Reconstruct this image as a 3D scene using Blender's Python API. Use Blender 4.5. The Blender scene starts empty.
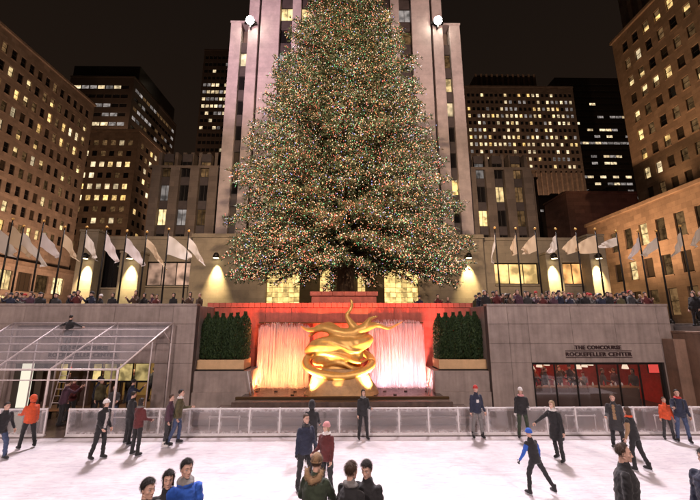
import bpy, bmesh, math, random
import numpy as np
from mathutils import Vector, Matrix, noise
random.seed(7); np.random.seed(7)
R = math.radians
sc = bpy.context.scene
col = sc.collection

# ------------------------------------------------------------------ camera
F, CX, CY, EYE = 355.0, 350.0, 250.0, 4.4
PITCH, YAW = R(11.47), R(-0.79)
cam_d = bpy.data.cameras.new('camera'); cam_d.sensor_width = 36; cam_d.lens = F / 700 * 36
cam_d.clip_start = 0.1; cam_d.clip_end = 3000
cam = bpy.data.objects.new('camera', cam_d); col.objects.link(cam)
cam.location = (0, 0, EYE); cam.rotation_euler = (R(90) + PITCH, 0, YAW)
sc.camera = cam
_rot = cam.rotation_euler.to_matrix()
def ray(px, py): return _rot @ Vector((px - CX, CY - py, -F))
def at(px, py, Y):                       # point at depth Y seen at that place in the photograph
    d = ray(px, py); t = Y / d.y
    return Vector((d.x * t, Y, EYE + d.z * t))
def ax(px, py, Y): return at(px, py, Y).x
def az(py, Y): return at(345, py, Y).z

# ------------------------------------------------------------------ world: night sky with city glow
wd = bpy.data.worlds.new('World'); sc.world = wd; wd.use_nodes = True
nt = wd.node_tree; nt.nodes.clear()
out = nt.nodes.new('ShaderNodeOutputWorld')
sky = nt.nodes.new('ShaderNodeTexSky'); sky.sky_type = 'NISHITA'; sky.sun_disc = False
sky.sun_elevation = R(-6); sky.sun_rotation = R(200)
b1 = nt.nodes.new('ShaderNodeBackground'); b1.inputs['Strength'].default_value = 0.02
nt.links.new(sky.outputs[0], b1.inputs['Color'])
tc = nt.nodes.new('ShaderNodeTexCoord'); sep = nt.nodes.new('ShaderNodeSeparateXYZ')
nt.links.new(tc.outputs['Generated'], sep.inputs[0])
rp = nt.nodes.new('ShaderNodeValToRGB')
rp.color_ramp.elements[0].position = 0.0; rp.color_ramp.elements[0].color = (0.020, 0.0115, 0.0068, 1)
rp.color_ramp.elements[1].position = 0.8; rp.color_ramp.elements[1].color = (0.0085, 0.0058, 0.0045, 1)
nt.links.new(sep.outputs['Z'], rp.inputs[0])
b2 = nt.nodes.new('ShaderNodeBackground'); b2.inputs['Strength'].default_value = 1.0
nt.links.new(rp.outputs[0], b2.inputs['Color'])
ad = nt.nodes.new('ShaderNodeAddShader')
nt.links.new(b1.outputs[0], ad.inputs[0]); nt.links.new(b2.outputs[0], ad.inputs[1])
nt.links.new(ad.outputs[0], out.inputs['Surface'])

sc.view_settings.view_transform = 'Standard'; sc.view_settings.look = 'None'
sc.view_settings.exposure = 0.0; sc.view_settings.gamma = 1.0
sc.cycles.use_denoising = True
sc.cycles.max_bounces = 6; sc.cycles.diffuse_bounces = 3; sc.cycles.glossy_bounces = 3
sc.cycles.transparent_max_bounces = 12; sc.cycles.transmission_bounces = 4
sc.cycles.sample_clamp_indirect = 4.0; sc.cycles.caustics_reflective = False; sc.cycles.caustics_refractive = False

# ------------------------------------------------------------------ helpers: objects
def tag(o, label=None, cat=None, group=None, kind=None):
    if label: o['label'] = label
    if cat: o['category'] = cat
    if group: o['group'] = group
    if kind: o['kind'] = kind
    return o
def empty(name, loc=(0, 0, 0), rz=0, label=None, cat=None, group=None):
    o = bpy.data.objects.new(name, None); col.objects.link(o)
    o.location = loc; o.rotation_euler = (0, 0, rz); o.empty_display_size = 0.2
    return tag(o, label, cat, group)
def link(name, me, parent=None, loc=(0, 0, 0), rz=0):
    o = bpy.data.objects.new(name, me); col.objects.link(o)
    o.location = loc; o.rotation_euler = (0, 0, rz)
    if parent is not None: o.parent = parent
    return o

class MB:
    """collects shapes for one mesh object"""
    def __init__(s): s.v, s.f, s.m, s.sm = [], [], [], []
    def add(s, vs, fs, m=0, smooth=False):
        b = len(s.v); s.v.extend([tuple(v) for v in vs])
        for f in fs: s.f.append(tuple(i + b for i in f)); s.m.append(m); s.sm.append(smooth)
    def box(s, x0, x1, y0, y1, z0, z1, m=0):
        if x0 > x1: x0, x1 = x1, x0
        if y0 > y1: y0, y1 = y1, y0
        s.add([(x0,y0,z0),(x1,y0,z0),(x1,y1,z0),(x0,y1,z0),(x0,y0,z1),(x1,y0,z1),(x1,y1,z1),(x0,y1,z1)],
              [(0,3,2,1),(4,5,6,7),(0,1,5,4),(1,2,6,5),(2,3,7,6),(3,0,4,7)], m); return s
    def quad(s, a, b, c, d, m=0): s.add([a, b, c, d], [(0, 1, 2, 3)], m); return s
    def rings(s, rs, m=0, caps=True, smooth=True):
        n = len(rs[0]); vs = [p for r in rs for p in r]; fs = []
        for i in range(len(rs) - 1):
            for j in range(n):
                k = (j + 1) % n
                fs.append((i*n + j, i*n + k, (i+1)*n + k, (i+1)*n + j))
        if caps: fs.append(tuple(range(n - 1, -1, -1))); fs.append(tuple((len(rs)-1)*n + j for j in range(n)))
        s.add(vs, fs, m, smooth); return s
    def path(s, pts, rad, n=8, m=0, smooth=True, caps=True, flat=1.0):
        pts = [Vector(p) for p in pts]
        if not hasattr(rad, '__len__'): rad = [rad] * len(pts)
        rs = []; px = None
        for i, p in enumerate(pts):
            d = (pts[min(i+1, len(pts)-1)] - pts[max(i-1, 0)])
            d = d.normalized() if d.length > 1e-9 else Vector((0, 0, 1))
            if px is None:
                up = Vector((0, 0, 1)) if abs(d.z) < 0.9 else Vector((0, 1, 0))
                px = d.cross(up).normalized()
            else:
                px = (px - d * px.dot(d)).normalized()
            py = d.cross(px)
            rs.append([p + (px * math.cos(2*math.pi*j/n) + py * (flat * math.sin(2*math.pi*j/n))) * rad[i] for j in range(n)])
        return s.rings(rs, m, caps, smooth)
    def tube(s, a, b, r0, r1=None, n=8, m=0, smooth=True): return s.path([a, b], [r0, r0 if r1 is None else r1], n, m, smooth)
    def lathe(s, c, prof, n=16, m=0, smooth=True):
        rs = [[(c[0] + r*math.cos(2*math.pi*j/n), c[1] + r*math.sin(2*math.pi*j/n), c[2] + z) for j in range(n)] for r, z in prof]
        return s.rings(rs, m, True, smooth)
    def ball(s, c, r, n=10, k=6, m=0):
        if not hasattr(r, '__len__'): r = (r, r, r)
        rs = []
        for i in range(1, k):
            t = math.pi * i / k
            rs.append([(c[0] + r[0]*math.sin(t)*math.cos(2*math.pi*j/n), c[1] + r[1]*math.sin(t)*math.sin(2*math.pi*j/n), c[2] - r[2]*math.cos(t)) for j in range(n)])
        return s.rings(rs, m, True, True)
    def mesh(s, name, mats):
        me = bpy.data.meshes.new(name); me.from_pydata(s.v, [], s.f)
        if not isinstance(mats, (list, tuple)): mats = [mats]
        for m in mats: me.materials.append(M[m] if isinstance(m, str) else m)
        me.polygons.foreach_set('material_index', s.m); me.polygons.foreach_set('use_smooth', s.sm)
        me.update(); return me
    def build(s, name, mats, parent=None, bevel=0, loc=(0, 0, 0), rz=0):
        o = link(name, s.mesh(name, mats), parent, loc, rz)
        if bevel:
            b = o.modifiers.new('bevel', 'BEVEL'); b.width = bevel; b.segments = 1; b.limit_method = 'ANGLE'
        return o

def fast_mesh(name, verts, faces, mats, mat_idx=None, smooth=False):
    """verts (n,3) and faces (k,4 or 3) as arrays"""
    me = bpy.data.meshes.new(name); k, w = faces.shape
    me.vertices.add(len(verts)); me.vertices.foreach_set('co', verts.astype(np.float32).ravel())
    me.loops.add(k*w); me.loops.foreach_set('vertex_index', faces.astype(np.int32).ravel())
    me.polygons.add(k); me.polygons.foreach_set('loop_start', np.arange(0, k*w, w, dtype=np.int32))
    for m in mats: me.materials.append(M[m])
    if mat_idx is not None: me.polygons.foreach_set('material_index', mat_idx.astype(np.int32))
    me.polygons.foreach_set('use_smooth', np.full(k, smooth))
    me.update(calc_edges=True); return me

# ------------------------------------------------------------------ helpers: materials
M = {}
def new_mat(name):
    m = bpy.data.materials.new(name); m.use_nodes = True; M[name] = m
    n = m.node_tree.nodes; return m, m.node_tree, n['Principled BSDF']
def mat(name, c, rough=0.6, metal=0.0, var=0.0, scale=3.0, bump=0.0, spec=None, c2=None, detail=6, stretch=None, trans=0.0, sheen=0.0, slab=0.0):
    m, t, p = new_mat(name)
    p.inputs['Roughness'].default_value = rough; p.inputs['Metallic'].default_value = metal
    if spec is not None: p.inputs['Specular IOR Level'].default_value = spec
    p.inputs['Base Color'].default_value = (*c, 1)
    if trans: p.inputs['Transmission Weight'].default_value = trans
    if sheen: p.inputs['Sheen Weight'].default_value = sheen
    if var or bump or c2:
        co = t.nodes.new('ShaderNodeTexCoord'); src = co.outputs['Object']
        if stretch:
            mp = t.nodes.new('ShaderNodeMapping'); mp.inputs['Scale'].default_value = stretch
            t.links.new(src, mp.inputs[0]); src = mp.outputs[0]
        nz = t.nodes.new('ShaderNodeTexNoise'); nz.inputs['Scale'].default_value = scale; nz.inputs['Detail'].default_value = detail
        nz.inputs['Roughness'].default_value = 0.65
        t.links.new(src, nz.inputs['Vector'])
        if var or c2:
            r = t.nodes.new('ShaderNodeValToRGB')
            a = [x * (1 - var) for x in c]; b = c2 if c2 else [min(1, x * (1 + var)) for x in c]
            r.color_ramp.elements[0].position = 0.3; r.color_ramp.elements[0].color = (*a, 1)
            r.color_ramp.elements[1].position = 0.7; r.color_ramp.elements[1].color = (*b, 1)
            t.links.new(nz.outputs['Fac'], r.inputs[0]); cs_ = r.outputs[0]
            if slab:                          # each slab its own tone, with water stains running down
                oi_ = t.nodes.new('ShaderNodeObjectInfo'); ra = t.nodes.new('ShaderNodeMapRange'); ra.inputs['To Min'].default_value = 1-slab; ra.inputs['To Max'].default_value = 1+slab
                t.links.new(oi_.outputs['Random'], ra.inputs[0])
                m3 = t.nodes.new('ShaderNodeMapping'); m3.inputs['Scale'].default_value = (5.0, 5.0, 0.22); t.links.new(co.outputs['Object'], m3.inputs[0])
                n3 = t.nodes.new('ShaderNodeTexNoise'); n3.inputs['Scale'].default_value = 1.0; n3.inputs['Detail'].default_value = 7; t.links.new(m3.outputs[0], n3.inputs['Vector'])
                q3 = t.nodes.new('ShaderNodeMapRange'); q3.inputs['From Min'].default_value = 0.34; q3.inputs['From Max'].default_value = 0.6; q3.inputs['To Min'].default_value = 0.84; q3.inputs['To Max'].default_value = 1.04
                t.links.new(n3.outputs['Fac'], q3.inputs[0])
                mu_ = t.nodes.new('ShaderNodeMath'); mu_.operation = 'MULTIPLY'; t.links.new(ra.outputs[0], mu_.inputs[0]); t.links.new(q3.outputs[0], mu_.inputs[1])
                mm = t.nodes.new('ShaderNodeMix'); mm.data_type = 'RGBA'; mm.blend_type = 'MULTIPLY'; mm.inputs[0].default_value = 1
                t.links.new(cs_, mm.inputs[6]); t.links.new(mu_.outputs[0], mm.inputs[7]); cs_ = mm.outputs[2]
            t.links.new(cs_, p.inputs['Base Color'])
        if bump:
            bp = t.nodes.new('ShaderNodeBump'); bp.inputs['Strength'].default_value = bump; bp.inputs['Distance'].default_value = 0.05
            t.links.new(nz.outputs['Fac'], bp.inputs['Height']); t.links.new(bp.outputs[0], p.inputs['Normal'])
    return m
def stone(name, c, bw=1.2, bh=0.6, var=0.18, rough=0.75, mortar=0.012, dark=0.6, scale=0.6, bump=0.35):
    """masonry seen too far off to build block by block: fine joints on x / z"""
    m, t, p = new_mat(name); p.inputs['Roughness'].default_value = rough
    co = t.nodes.new('ShaderNodeTexCoord'); se = t.nodes.new('ShaderNodeSeparateXYZ'); cb = t.nodes.new('ShaderNodeCombineXYZ')
    t.links.new(co.outputs['Object'], se.inputs[0])
    sm = t.nodes.new('ShaderNodeMath'); sm.operation = 'ADD'
    t.links.new(se.outputs['X'], sm.inputs[0]); t.links.new(se.outputs['Y'], sm.inputs[1])
    t.links.new(sm.outputs[0], cb.inputs['X']); t.links.new(se.outputs['Z'], cb.inputs['Y'])
    br = t.nodes.new('ShaderNodeTexBrick'); t.links.new(cb.outputs[0], br.inputs['Vector'])
    br.inputs['Scale'].default_value = 1; br.inputs['Brick Width'].default_value = bw; br.inputs['Row Height'].default_value = bh
    br.inputs['Mortar Size'].default_value = mortar; br.inputs['Mortar Smooth'].default_value = 0.3
    br.inputs['Color1'].default_value = (*[x*(1-var) for x in c], 1); br.inputs['Color2'].default_value = (*[min(1, x*(1+var)) for x in c], 1)
    br.inputs['Mortar'].default_value = (*[x*dark for x in c], 1)
    nz = t.nodes.new('ShaderNodeTexNoise'); nz.inputs['Scale'].default_value = scale; nz.inputs['Detail'].default_value = 8; nz.inputs['Roughness'].default_value = 0.7
    t.links.new(co.outputs['Object'], nz.inputs['Vector'])
    mr = t.nodes.new('ShaderNodeMapRange'); mr.inputs['From Min'].default_value = 0.3; mr.inputs['From Max'].default_value = 0.7
    mr.inputs['To Min'].default_value = 0.72; mr.inputs['To Max'].default_value = 1.15
    t.links.new(nz.outputs['Fac'], mr.inputs[0])
    mx = t.nodes.new('ShaderNodeMix'); mx.data_type = 'RGBA'; mx.blend_type = 'MULTIPLY'; mx.inputs[0].default_value = 1
    t.links.new(br.outputs['Color'], mx.inputs[6]); t.links.new(mr.outputs[0], mx.inputs[7])
    t.links.new(mx.outputs[2], p.inputs['Base Color'])
    bp = t.nodes.new('ShaderNodeBump'); bp.inputs['Strength'].default_value = bump; bp.inputs['Distance'].default_value = 0.03
    t.links.new(nz.outputs['Fac'], bp.inputs['Height']); t.links.new(bp.outputs[0], p.inputs['Normal'])
    return m
def emit(name, c, s, rnd=0.0, c2=None, sample=False, noise_scale=0):
    """glowing lamp, bulb or lit window; each window differs a little in strength and tint"""
    m = bpy.data.materials.new(name); m.use_nodes = True; M[name] = m; t = m.node_tree; t.nodes.clear()
    o = t.nodes.new('ShaderNodeOutputMaterial'); e = t.nodes.new('ShaderNodeEmission'); t.links.new(e.outputs[0], o.inputs[0])
    e.inputs['Color'].default_value = (*c, 1); e.inputs['Strength'].default_value = s
    if rnd or c2:
        oi = t.nodes.new('ShaderNodeObjectInfo')
        mr = t.nodes.new('ShaderNodeMapRange'); mr.inputs['To Min'].default_value = s*(1-rnd); mr.inputs['To Max'].default_value = s*(1+rnd)
        t.links.new(oi.outputs['Random'], mr.inputs[0]); stn = mr.outputs[0]
        if noise_scale:
            co = t.nodes.new('ShaderNodeTexCoord'); ad_ = t.nodes.new('ShaderNodeVectorMath'); ad_.operation = 'ADD'
            sc_ = t.nodes.new('ShaderNodeVectorMath'); sc_.operation = 'SCALE'; sc_.inputs[3].default_value = 40
            t.links.new(oi.outputs['Location'], sc_.inputs[0]); t.links.new(co.outputs['Object'], ad_.inputs[0]); t.links.new(sc_.outputs[0], ad_.inputs[1])
            nz = t.nodes.new('ShaderNodeTexNoise'); nz.inputs['Scale'].default_value = noise_scale; nz.inputs['Detail'].default_value = 2
            t.links.new(ad_.outputs[0], nz.inputs['Vector'])
            m2 = t.nodes.new('ShaderNodeMapRange'); m2.inputs['From Min'].default_value = 0.35; m2.inputs['From Max'].default_value = 0.65
            m2.inputs['To Min'].default_value = 0.35; m2.inputs['To Max'].default_value = 1.3
            t.links.new(nz.outputs['Fac'], m2.inputs[0])
            mu = t.nodes.new('ShaderNodeMath'); mu.operation = 'MULTIPLY'
            t.links.new(stn, mu.inputs[0]); t.links.new(m2.outputs[0], mu.inputs[1]); stn = mu.outputs[0]
        t.links.new(stn, e.inputs['Strength'])
        if c2:
            fr = t.nodes.new('ShaderNodeMath'); fr.operation = 'MULTIPLY'; fr.inputs[1].default_value = 7.3
            fm = t.nodes.new('ShaderNodeMath'); fm.operation = 'FRACT'
            t.links.new(oi.outputs['Random'], fr.inputs[0]); t.links.new(fr.outputs[0], fm.inputs[0])
            mx = t.nodes.new('ShaderNodeMix'); mx.data_type = 'RGBA'; mx.inputs[6].default_value = (*c, 1); mx.inputs[7].default_value = (*c2, 1)
            t.links.new(fm.outputs[0], mx.inputs[0]); t.links.new(mx.outputs[2], e.inputs['Color'])
    m.cycles.emission_sampling = 'AUTO' if sample else 'NONE'
    return m

def lamp(name, kind, loc, power, color, target=None, size=0.3, cone=60, blend=0.5, parent=None):
    d = bpy.data.lights.new(name, kind); d.energy = power; d.color = color
    if kind == 'SPOT': d.spot_size = R(cone); d.spot_blend = blend; d.shadow_soft_size = size
    elif kind == 'AREA': d.size = size
    else: d.shadow_soft_size = size
    o = bpy.data.objects.new(name, d); col.objects.link(o); o.location = loc
    if target is not None:
        o.rotation_euler = (Vector(target) - Vector(loc)).to_track_quat('-Z', 'Y').to_euler()
    if parent is not None:
        o.parent = parent; o.matrix_parent_inverse = Matrix.Translation(parent.location).inverted()
    return o
ORD = ['first','second','third','fourth','fifth','sixth','seventh','eighth','ninth','tenth','eleventh','twelfth','thirteenth','fourteenth','fifteenth','sixteenth','seventeenth','eighteenth','nineteenth','twentieth','twenty-first','twenty-second','twenty-third','twenty-fourth','twenty-fifth','twenty-sixth','twenty-seventh','twenty-eighth']

# ------------------------------------------------------------------ materials
stone('limestone_brown', (0.36, 0.27, 0.20), 1.4, 0.7)
stone('limestone_right', (0.38, 0.26, 0.165), 1.4, 0.7)
stone('limestone_tower', (0.50, 0.42, 0.40), 1.6, 0.8, var=0.06, mortar=0.006, dark=0.85)
stone('limestone_base', (0.30, 0.25, 0.175), 1.8, 0.9, var=0.08, dark=0.75)
stone('dark_stone', (0.16, 0.12, 0.09), 1.6, 0.8)
stone('mid_stone', (0.28, 0.20, 0.14), 1.6, 0.8)
stone('wing_stone', (0.15, 0.115, 0.09), 1.6, 0.8)
stone('blank_wall', (0.30, 0.17, 0.13), 2.0, 0.8)
mat('granite_grey', (0.33, 0.275, 0.245), 0.45, var=0.26, scale=1.1, bump=0.15, detail=12, slab=0.09)
mat('granite_brown', (0.24, 0.155, 0.11), 0.55, var=0.3, scale=1.6, bump=0.15, detail=10, slab=0.1)
mat('granite_red', (0.52, 0.13, 0.088), 0.35, var=0.25, scale=2.5, bump=0.1, detail=10, slab=0.12)
mat('granite_dark', (0.10, 0.07, 0.055), 0.25, var=0.4, scale=3, bump=0.15)
mat('joint', (0.10, 0.08, 0.075), 0.9)
mat('paving', (0.16, 0.14, 0.13), 0.6, var=0.25, scale=1.2, bump=0.1)
mat('rubber', (0.03, 0.03, 0.032), 0.8, var=0.3, scale=8)
mat('asphalt', (0.05, 0.048, 0.046), 0.8, var=0.3, scale=4)
mat('metal_dark', (0.03, 0.028, 0.026), 0.45, metal=0.6)
mat('metal_bronze', (0.12, 0.075, 0.035), 0.4, metal=0.8)
mat('steel_pipe', (0.74, 0.66, 0.64), 0.45, metal=0.1, var=0.15, scale=4)
mat('white_paint', (0.75, 0.73, 0.74), 0.45, var=0.08, scale=6)
mat('frame_dark', (0.035, 0.028, 0.022), 0.6)
mat('frame_stone', (0.20, 0.15, 0.11), 0.7)
mat('spandrel', (0.07, 0.055, 0.05), 0.5, var=0.3, scale=1)
mat('pane_dark', (0.012, 0.011, 0.011), 0.12, spec=0.6)
mat('pane_dim', (0.06, 0.045, 0.03), 0.35)
mat('gold', (0.90, 0.52, 0.15), 0.42, metal=0.45, var=0.12, scale=5, bump=0.12)
mat('pedestal_stone', (0.50, 0.30, 0.13), 0.55, var=0.3, scale=2.5, bump=0.5)
mat('planter_tan', (0.62, 0.42, 0.22), 0.6, var=0.12, scale=3)
mat('soil', (0.03, 0.02, 0.012), 0.9)
mat('hedge_green', (0.030, 0.060, 0.022), 0.6)
mat('hedge_green_light', (0.055, 0.095, 0.03), 0.6)
mat('fir_dark', (0.055, 0.085, 0.040), 0.55)
mat('fir_mid', (0.085, 0.115, 0.055), 0.55)
mat('fir_pale', (0.12, 0.105, 0.055), 0.55)
mat('bark', (0.085, 0.055, 0.035), 0.85, var=0.4, scale=6, bump=0.6, stretch=(1, 1, 0.2))
mat('red_cloth', (0.50, 0.03, 0.02), 0.7, var=0.3, scale=3)
mat('room_floor', (0.12, 0.07, 0.05), 0.4)
mat('room_wall', (0.45, 0.34, 0.16), 0.7, var=0.2, scale=2)
mat('room_dark', (0.07, 0.04, 0.03), 0.7)
mat('table_cloth', (0.7, 0.66, 0.6), 0.7)
mat('wood', (0.22, 0.10, 0.04), 0.5, var=0.3, scale=8)
mat('sign_letter', (0.055, 0.03, 0.03), 0.5)
mat('skin', (0.62, 0.39, 0.30), 0.5, var=0.08, scale=12)
mat('skin_dark', (0.40, 0.22, 0.15), 0.5)
mat('eye_white', (0.62, 0.58, 0.55), 0.3)
mat('eye_dark', (0.03, 0.02, 0.018), 0.3)
mat('lip', (0.48, 0.25, 0.20), 0.5)
mat('blade', (0.6, 0.6, 0.62), 0.25, metal=1)
for n_, c_ in dict(black=(0.016,0.016,0.018), charcoal=(0.035,0.035,0.038), navy=(0.018,0.024,0.05), jeans=(0.05,0.075,0.15),
        blue=(0.025,0.11,0.50), orange=(0.62,0.085,0.025), maroon=(0.10,0.018,0.018), olive=(0.085,0.075,0.032), grey=(0.17,0.165,0.16),
        tan=(0.30,0.19,0.10), white=(0.72,0.70,0.69), brown=(0.08,0.045,0.028), pink=(0.60,0.28,0.28), red=(0.45,0.03,0.025),
        dgreen=(0.03,0.045,0.025), plum=(0.07,0.03,0.05)).items():
    mat('cloth_' + n_, c_, 0.85, var=0.22, scale=14, bump=0.25, sheen=0.15)
for n_, c_ in dict(dark=(0.018,0.012,0.009), brown=(0.06,0.03,0.015), blond=(0.34,0.24,0.14), grey=(0.2,0.19,0.18)).items():
    mat('hair_' + n_, c_, 0.6, var=0.35, scale=30, bump=0.6, stretch=(1, 1, 0.25))
# flags: thin cloth that lets light through
for n_, c_ in dict(cream=(0.86, 0.78, 0.66), lilac=(0.80, 0.71, 0.66), gold=(0.80, 0.62, 0.40)).items():
    m_, t_, p_ = new_mat('flag_' + n_)
    p_.inputs['Base Color'].default_value = (*c_, 1); p_.inputs['Roughness'].default_value = 0.8
    tr_ = t_.nodes.new('ShaderNodeBsdfTranslucent'); tr_.inputs['Color'].default_value = (*c_, 1)
    ms_ = t_.nodes.new('ShaderNodeMixShader'); ms_.inputs[0].default_value = 0.4
    o_ = t_.nodes['Material Output']
    t_.links.new(p_.outputs[0], ms_.inputs[1]); t_.links.new(tr_.outputs[0], ms_.inputs[2]); t_.links.new(ms_.outputs[0], o_.inputs[0])
# lit windows and lamps
emit('win_yellow', (1.0, 0.60, 0.19), 1.25, 0.4, (1.0, 0.75, 0.38), noise_scale=1.3)
emit('win_dim', (0.75, 0.42, 0.18), 0.16, 0.6, noise_scale=1.5)
emit('win_white', (1.0, 0.80, 0.50), 1.1, 0.5, (1.0, 0.74, 0.42), noise_scale=0.8)
emit('win_pale', (0.85, 0.75, 0.70), 0.30, 0.5, noise_scale=0.9)
emit('shop_yellow', (1.0, 0.64, 0.24), 1.5, 0.2, noise_scale=0.7)
emit('shop_orange', (1.0, 0.48, 0.16), 1.4, 0.2, noise_scale=0.7)
emit('shop_pink', (1.0, 0.60, 0.42), 0.6, 0.3, noise_scale=0.8)
emit('glass_block', (1.0, 0.68, 0.24), 1.5, 0.25, noise_scale=1.2)
emit('lamp_white', (1.0, 0.86, 0.70), 12.0)
emit('flood_lens', (1.0, 0.88, 0.72), 240.0, sample=True)
emit('sconce_lens', (1.0, 0.80, 0.45), 14.0)
emit('sign_red', (1.0, 0.10, 0.08), 0.9)
emit('door_white', (1.0, 0.93, 0.74), 1.0)
emit('panel_yellow', (1.0, 0.74, 0.30), 0.55, 0.4, noise_scale=2.2)
emit('pendant', (1.0, 0.75, 0.55), 1.2)
BULBS = [((1.0,0.58,0.30),2.3,33), ((1.0,0.74,0.56),2.2,11), ((0.30,0.92,0.38),1.5,17), ((1.0,0.20,0.13),2.5,21), ((0.48,0.46,1.0),1.9,6), ((1.0,0.38,0.12),2.4,12)]
for i, (c_, s_, w_) in enumerate(BULBS): emit('bulb_%d' % i, c_, s_)
# ice
m_, t_, p_ = new_mat('ice')
p_.inputs['Roughness'].default_value = 0.32; p_.inputs['Specular IOR Level'].default_value = 0.35
co = t_.nodes.new('ShaderNodeTexCoord')
n1 = t_.nodes.new('ShaderNodeTexNoise'); n1.inputs['Scale'].default_value = 0.7; n1.inputs['Detail'].default_value = 9; n1.inputs['Roughness'].default_value = 0.72
t_.links.new(co.outputs['Object'], n1.inputs['Vector'])
mp = t_.nodes.new('ShaderNodeMapping'); mp.inputs['Scale'].default_value = (0.5, 3.2, 1); mp.inputs['Rotation'].default_value = (0, 0, 0.25)
t_.links.new(co.outputs['Object'], mp.inputs[0])
n2 = t_.nodes.new('ShaderNodeTexNoise'); n2.inputs['Scale'].default_value = 3; n2.inputs['Detail'].default_value = 8; n2.inputs['Distortion'].default_value = 1.5
t_.links.new(mp.outputs[0], n2.inputs['Vector'])
rr = t_.nodes.new('ShaderNodeValToRGB'); rr.color_ramp.elements[0].position = 0.32; rr.color_ramp.elements[0].color = (0.68,0.63,0.69,1)
rr.color_ramp.elements[1].position = 0.62; rr.color_ramp.elements[1].color = (0.90,0.87,0.89,1)
t_.links.new(n1.outputs['Fac'], rr.inputs[0])
r2 = t_.nodes.new('ShaderNodeValToRGB'); r2.color_ramp.elements[0].position = 0.36; r2.color_ramp.elements[0].color = (0.80,0.79,0.83,1)
r2.color_ramp.elements[1].position = 0.5; r2.color_ramp.elements[1].color = (1,1,1,1)
t_.links.new(n2.outputs['Fac'], r2.inputs[0])
mx = t_.nodes.new('ShaderNodeMix'); mx.data_type = 'RGBA'; mx.blend_type = 'MULTIPLY'; mx.inputs[0].default_value = 0.8
t_.links.new(rr.outputs[0], mx.inputs[6]); t_.links.new(r2.outputs[0], mx.inputs[7]); t_.links.new(mx.outputs[2], p_.inputs['Base Color'])
last = mx.outputs[2]
for ang, sc_x, sd in ((0.3, 0.16, 3.0), (-0.5, 0.2, 9.0), (1.2, 0.18, 17.0)):
    mq = t_.nodes.new('ShaderNodeMapping'); mq.inputs['Rotation'].default_value = (0, 0, ang); mq.inputs['Scale'].default_value = (sc_x, 1.5, 1); mq.inputs['Location'].default_value = (sd, sd, 0); t_.links.new(co.outputs['Object'], mq.inputs[0])
    nq = t_.nodes.new('ShaderNodeTexNoise'); nq.inputs['Scale'].default_value = 2.2; nq.inputs['Detail'].default_value = 2.5; nq.inputs['Distortion'].default_value = 0.6; t_.links.new(mq.outputs[0], nq.inputs['Vector'])
    s1 = t_.nodes.new('ShaderNodeMath'); s1.operation = 'SUBTRACT'; s1.inputs[1].default_value = 0.5; t_.links.new(nq.outputs['Fac'], s1.inputs[0])
    s2 = t_.nodes.new('ShaderNodeMath'); s2.operation = 'ABSOLUTE'; t_.links.new(s1.outputs[0], s2.inputs[0])
    s3 = t_.nodes.new('ShaderNodeMapRange'); s3.inputs['From Max'].default_value = 0.012; s3.inputs['To Min'].default_value = 0.88; s3.inputs['To Max'].default_value = 1.0; t_.links.new(s2.outputs[0], s3.inputs[0])
    mm = t_.nodes.new('ShaderNodeMix'); mm.data_type = 'RGBA'; mm.blend_type = 'MULTIPLY'; mm.inputs[0].default_value = 1; t_.links.new(last, mm.inputs[6]); t_.links.new(s3.outputs[0], mm.inputs[7]); last = mm.outputs[2]
t_.links.new(last, p_.inputs['Base Color'])
bp = t_.nodes.new('ShaderNodeBump'); bp.inputs['Strength'].default_value = 0.15; bp.inputs['Distance'].default_value = 0.02
t_.links.new(n2.outputs['Fac'], bp.inputs['Height']); t_.links.new(bp.outputs[0], p_.inputs['Normal'])
# fence glass with frost
m_, t_, p_ = new_mat('frosted_glass')
p_.inputs['Base Color'].default_value = (0.80, 0.78, 0.80, 1); p_.inputs['Roughness'].default_value = 0.35
tp = t_.nodes.new('ShaderNodeBsdfTransparent'); tp.inputs['Color'].default_value = (0.88, 0.85, 0.84, 1)
gl = t_.nodes.new('ShaderNodeBsdfGlossy'); gl.inputs['Roughness'].default_value = 0.08
m1 = t_.nodes.new('ShaderNodeMixShader'); m1.inputs[0].default_value = 0.10
t_.links.new(tp.outputs[0], m1.inputs[1]); t_.links.new(gl.outputs[0], m1.inputs[2])
co = t_.nodes.new('ShaderNodeTexCoord'); se = t_.nodes.new('ShaderNodeSeparateXYZ'); t_.links.new(co.outputs['Generated'], se.inputs[0])
nz = t_.nodes.new('ShaderNodeTexNoise'); nz.inputs['Scale'].default_value = 9; nz.inputs['Detail'].default_value = 6
oi = t_.nodes.new('ShaderNodeObjectInfo'); va = t_.nodes.new('ShaderNodeVectorMath'); va.operation = 'ADD'
t_.links.new(co.outputs['Object'], va.inputs[0]); t_.links.new(oi.outputs['Location'], va.inputs[1]); t_.links.new(va.outputs[0], nz.inputs['Vector'])
def edge(sock, lo, hi):
    a = t_.nodes.new('ShaderNodeMath'); a.operation = 'SUBTRACT'; a.inputs[1].default_value = 0.5; t_.links.new(sock, a.inputs[0])
    b = t_.nodes.new('ShaderNodeMath'); b.operation = 'ABSOLUTE'; t_.links.new(a.outputs[0], b.inputs[0])
    c = t_.nodes.new('ShaderNodeMapRange'); c.inputs['From Min'].default_value = lo; c.inputs['From Max'].default_value = hi; t_.links.new(b.outputs[0], c.inputs[0]); return c.outputs[0]
mxx = t_.nodes.new('ShaderNodeMath'); mxx.operation = 'MAXIMUM'
t_.links.new(edge(se.outputs['X'], 0.42, 0.54), mxx.inputs[0]); t_.links.new(edge(se.outputs['Z'], 0.34, 0.56), mxx.inputs[1])
mu = t_.nodes.new('ShaderNodeMath'); mu.operation = 'MULTIPLY'; t_.links.new(mxx.outputs[0], mu.inputs[0])
nr = t_.nodes.new('ShaderNodeMapRange'); nr.inputs['From Min'].default_value = 0.38; nr.inputs['From Max'].default_value = 0.62; nr.inputs['To Min'].default_value = 0.1; nr.inputs['To Max'].default_value = 1.2
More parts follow.
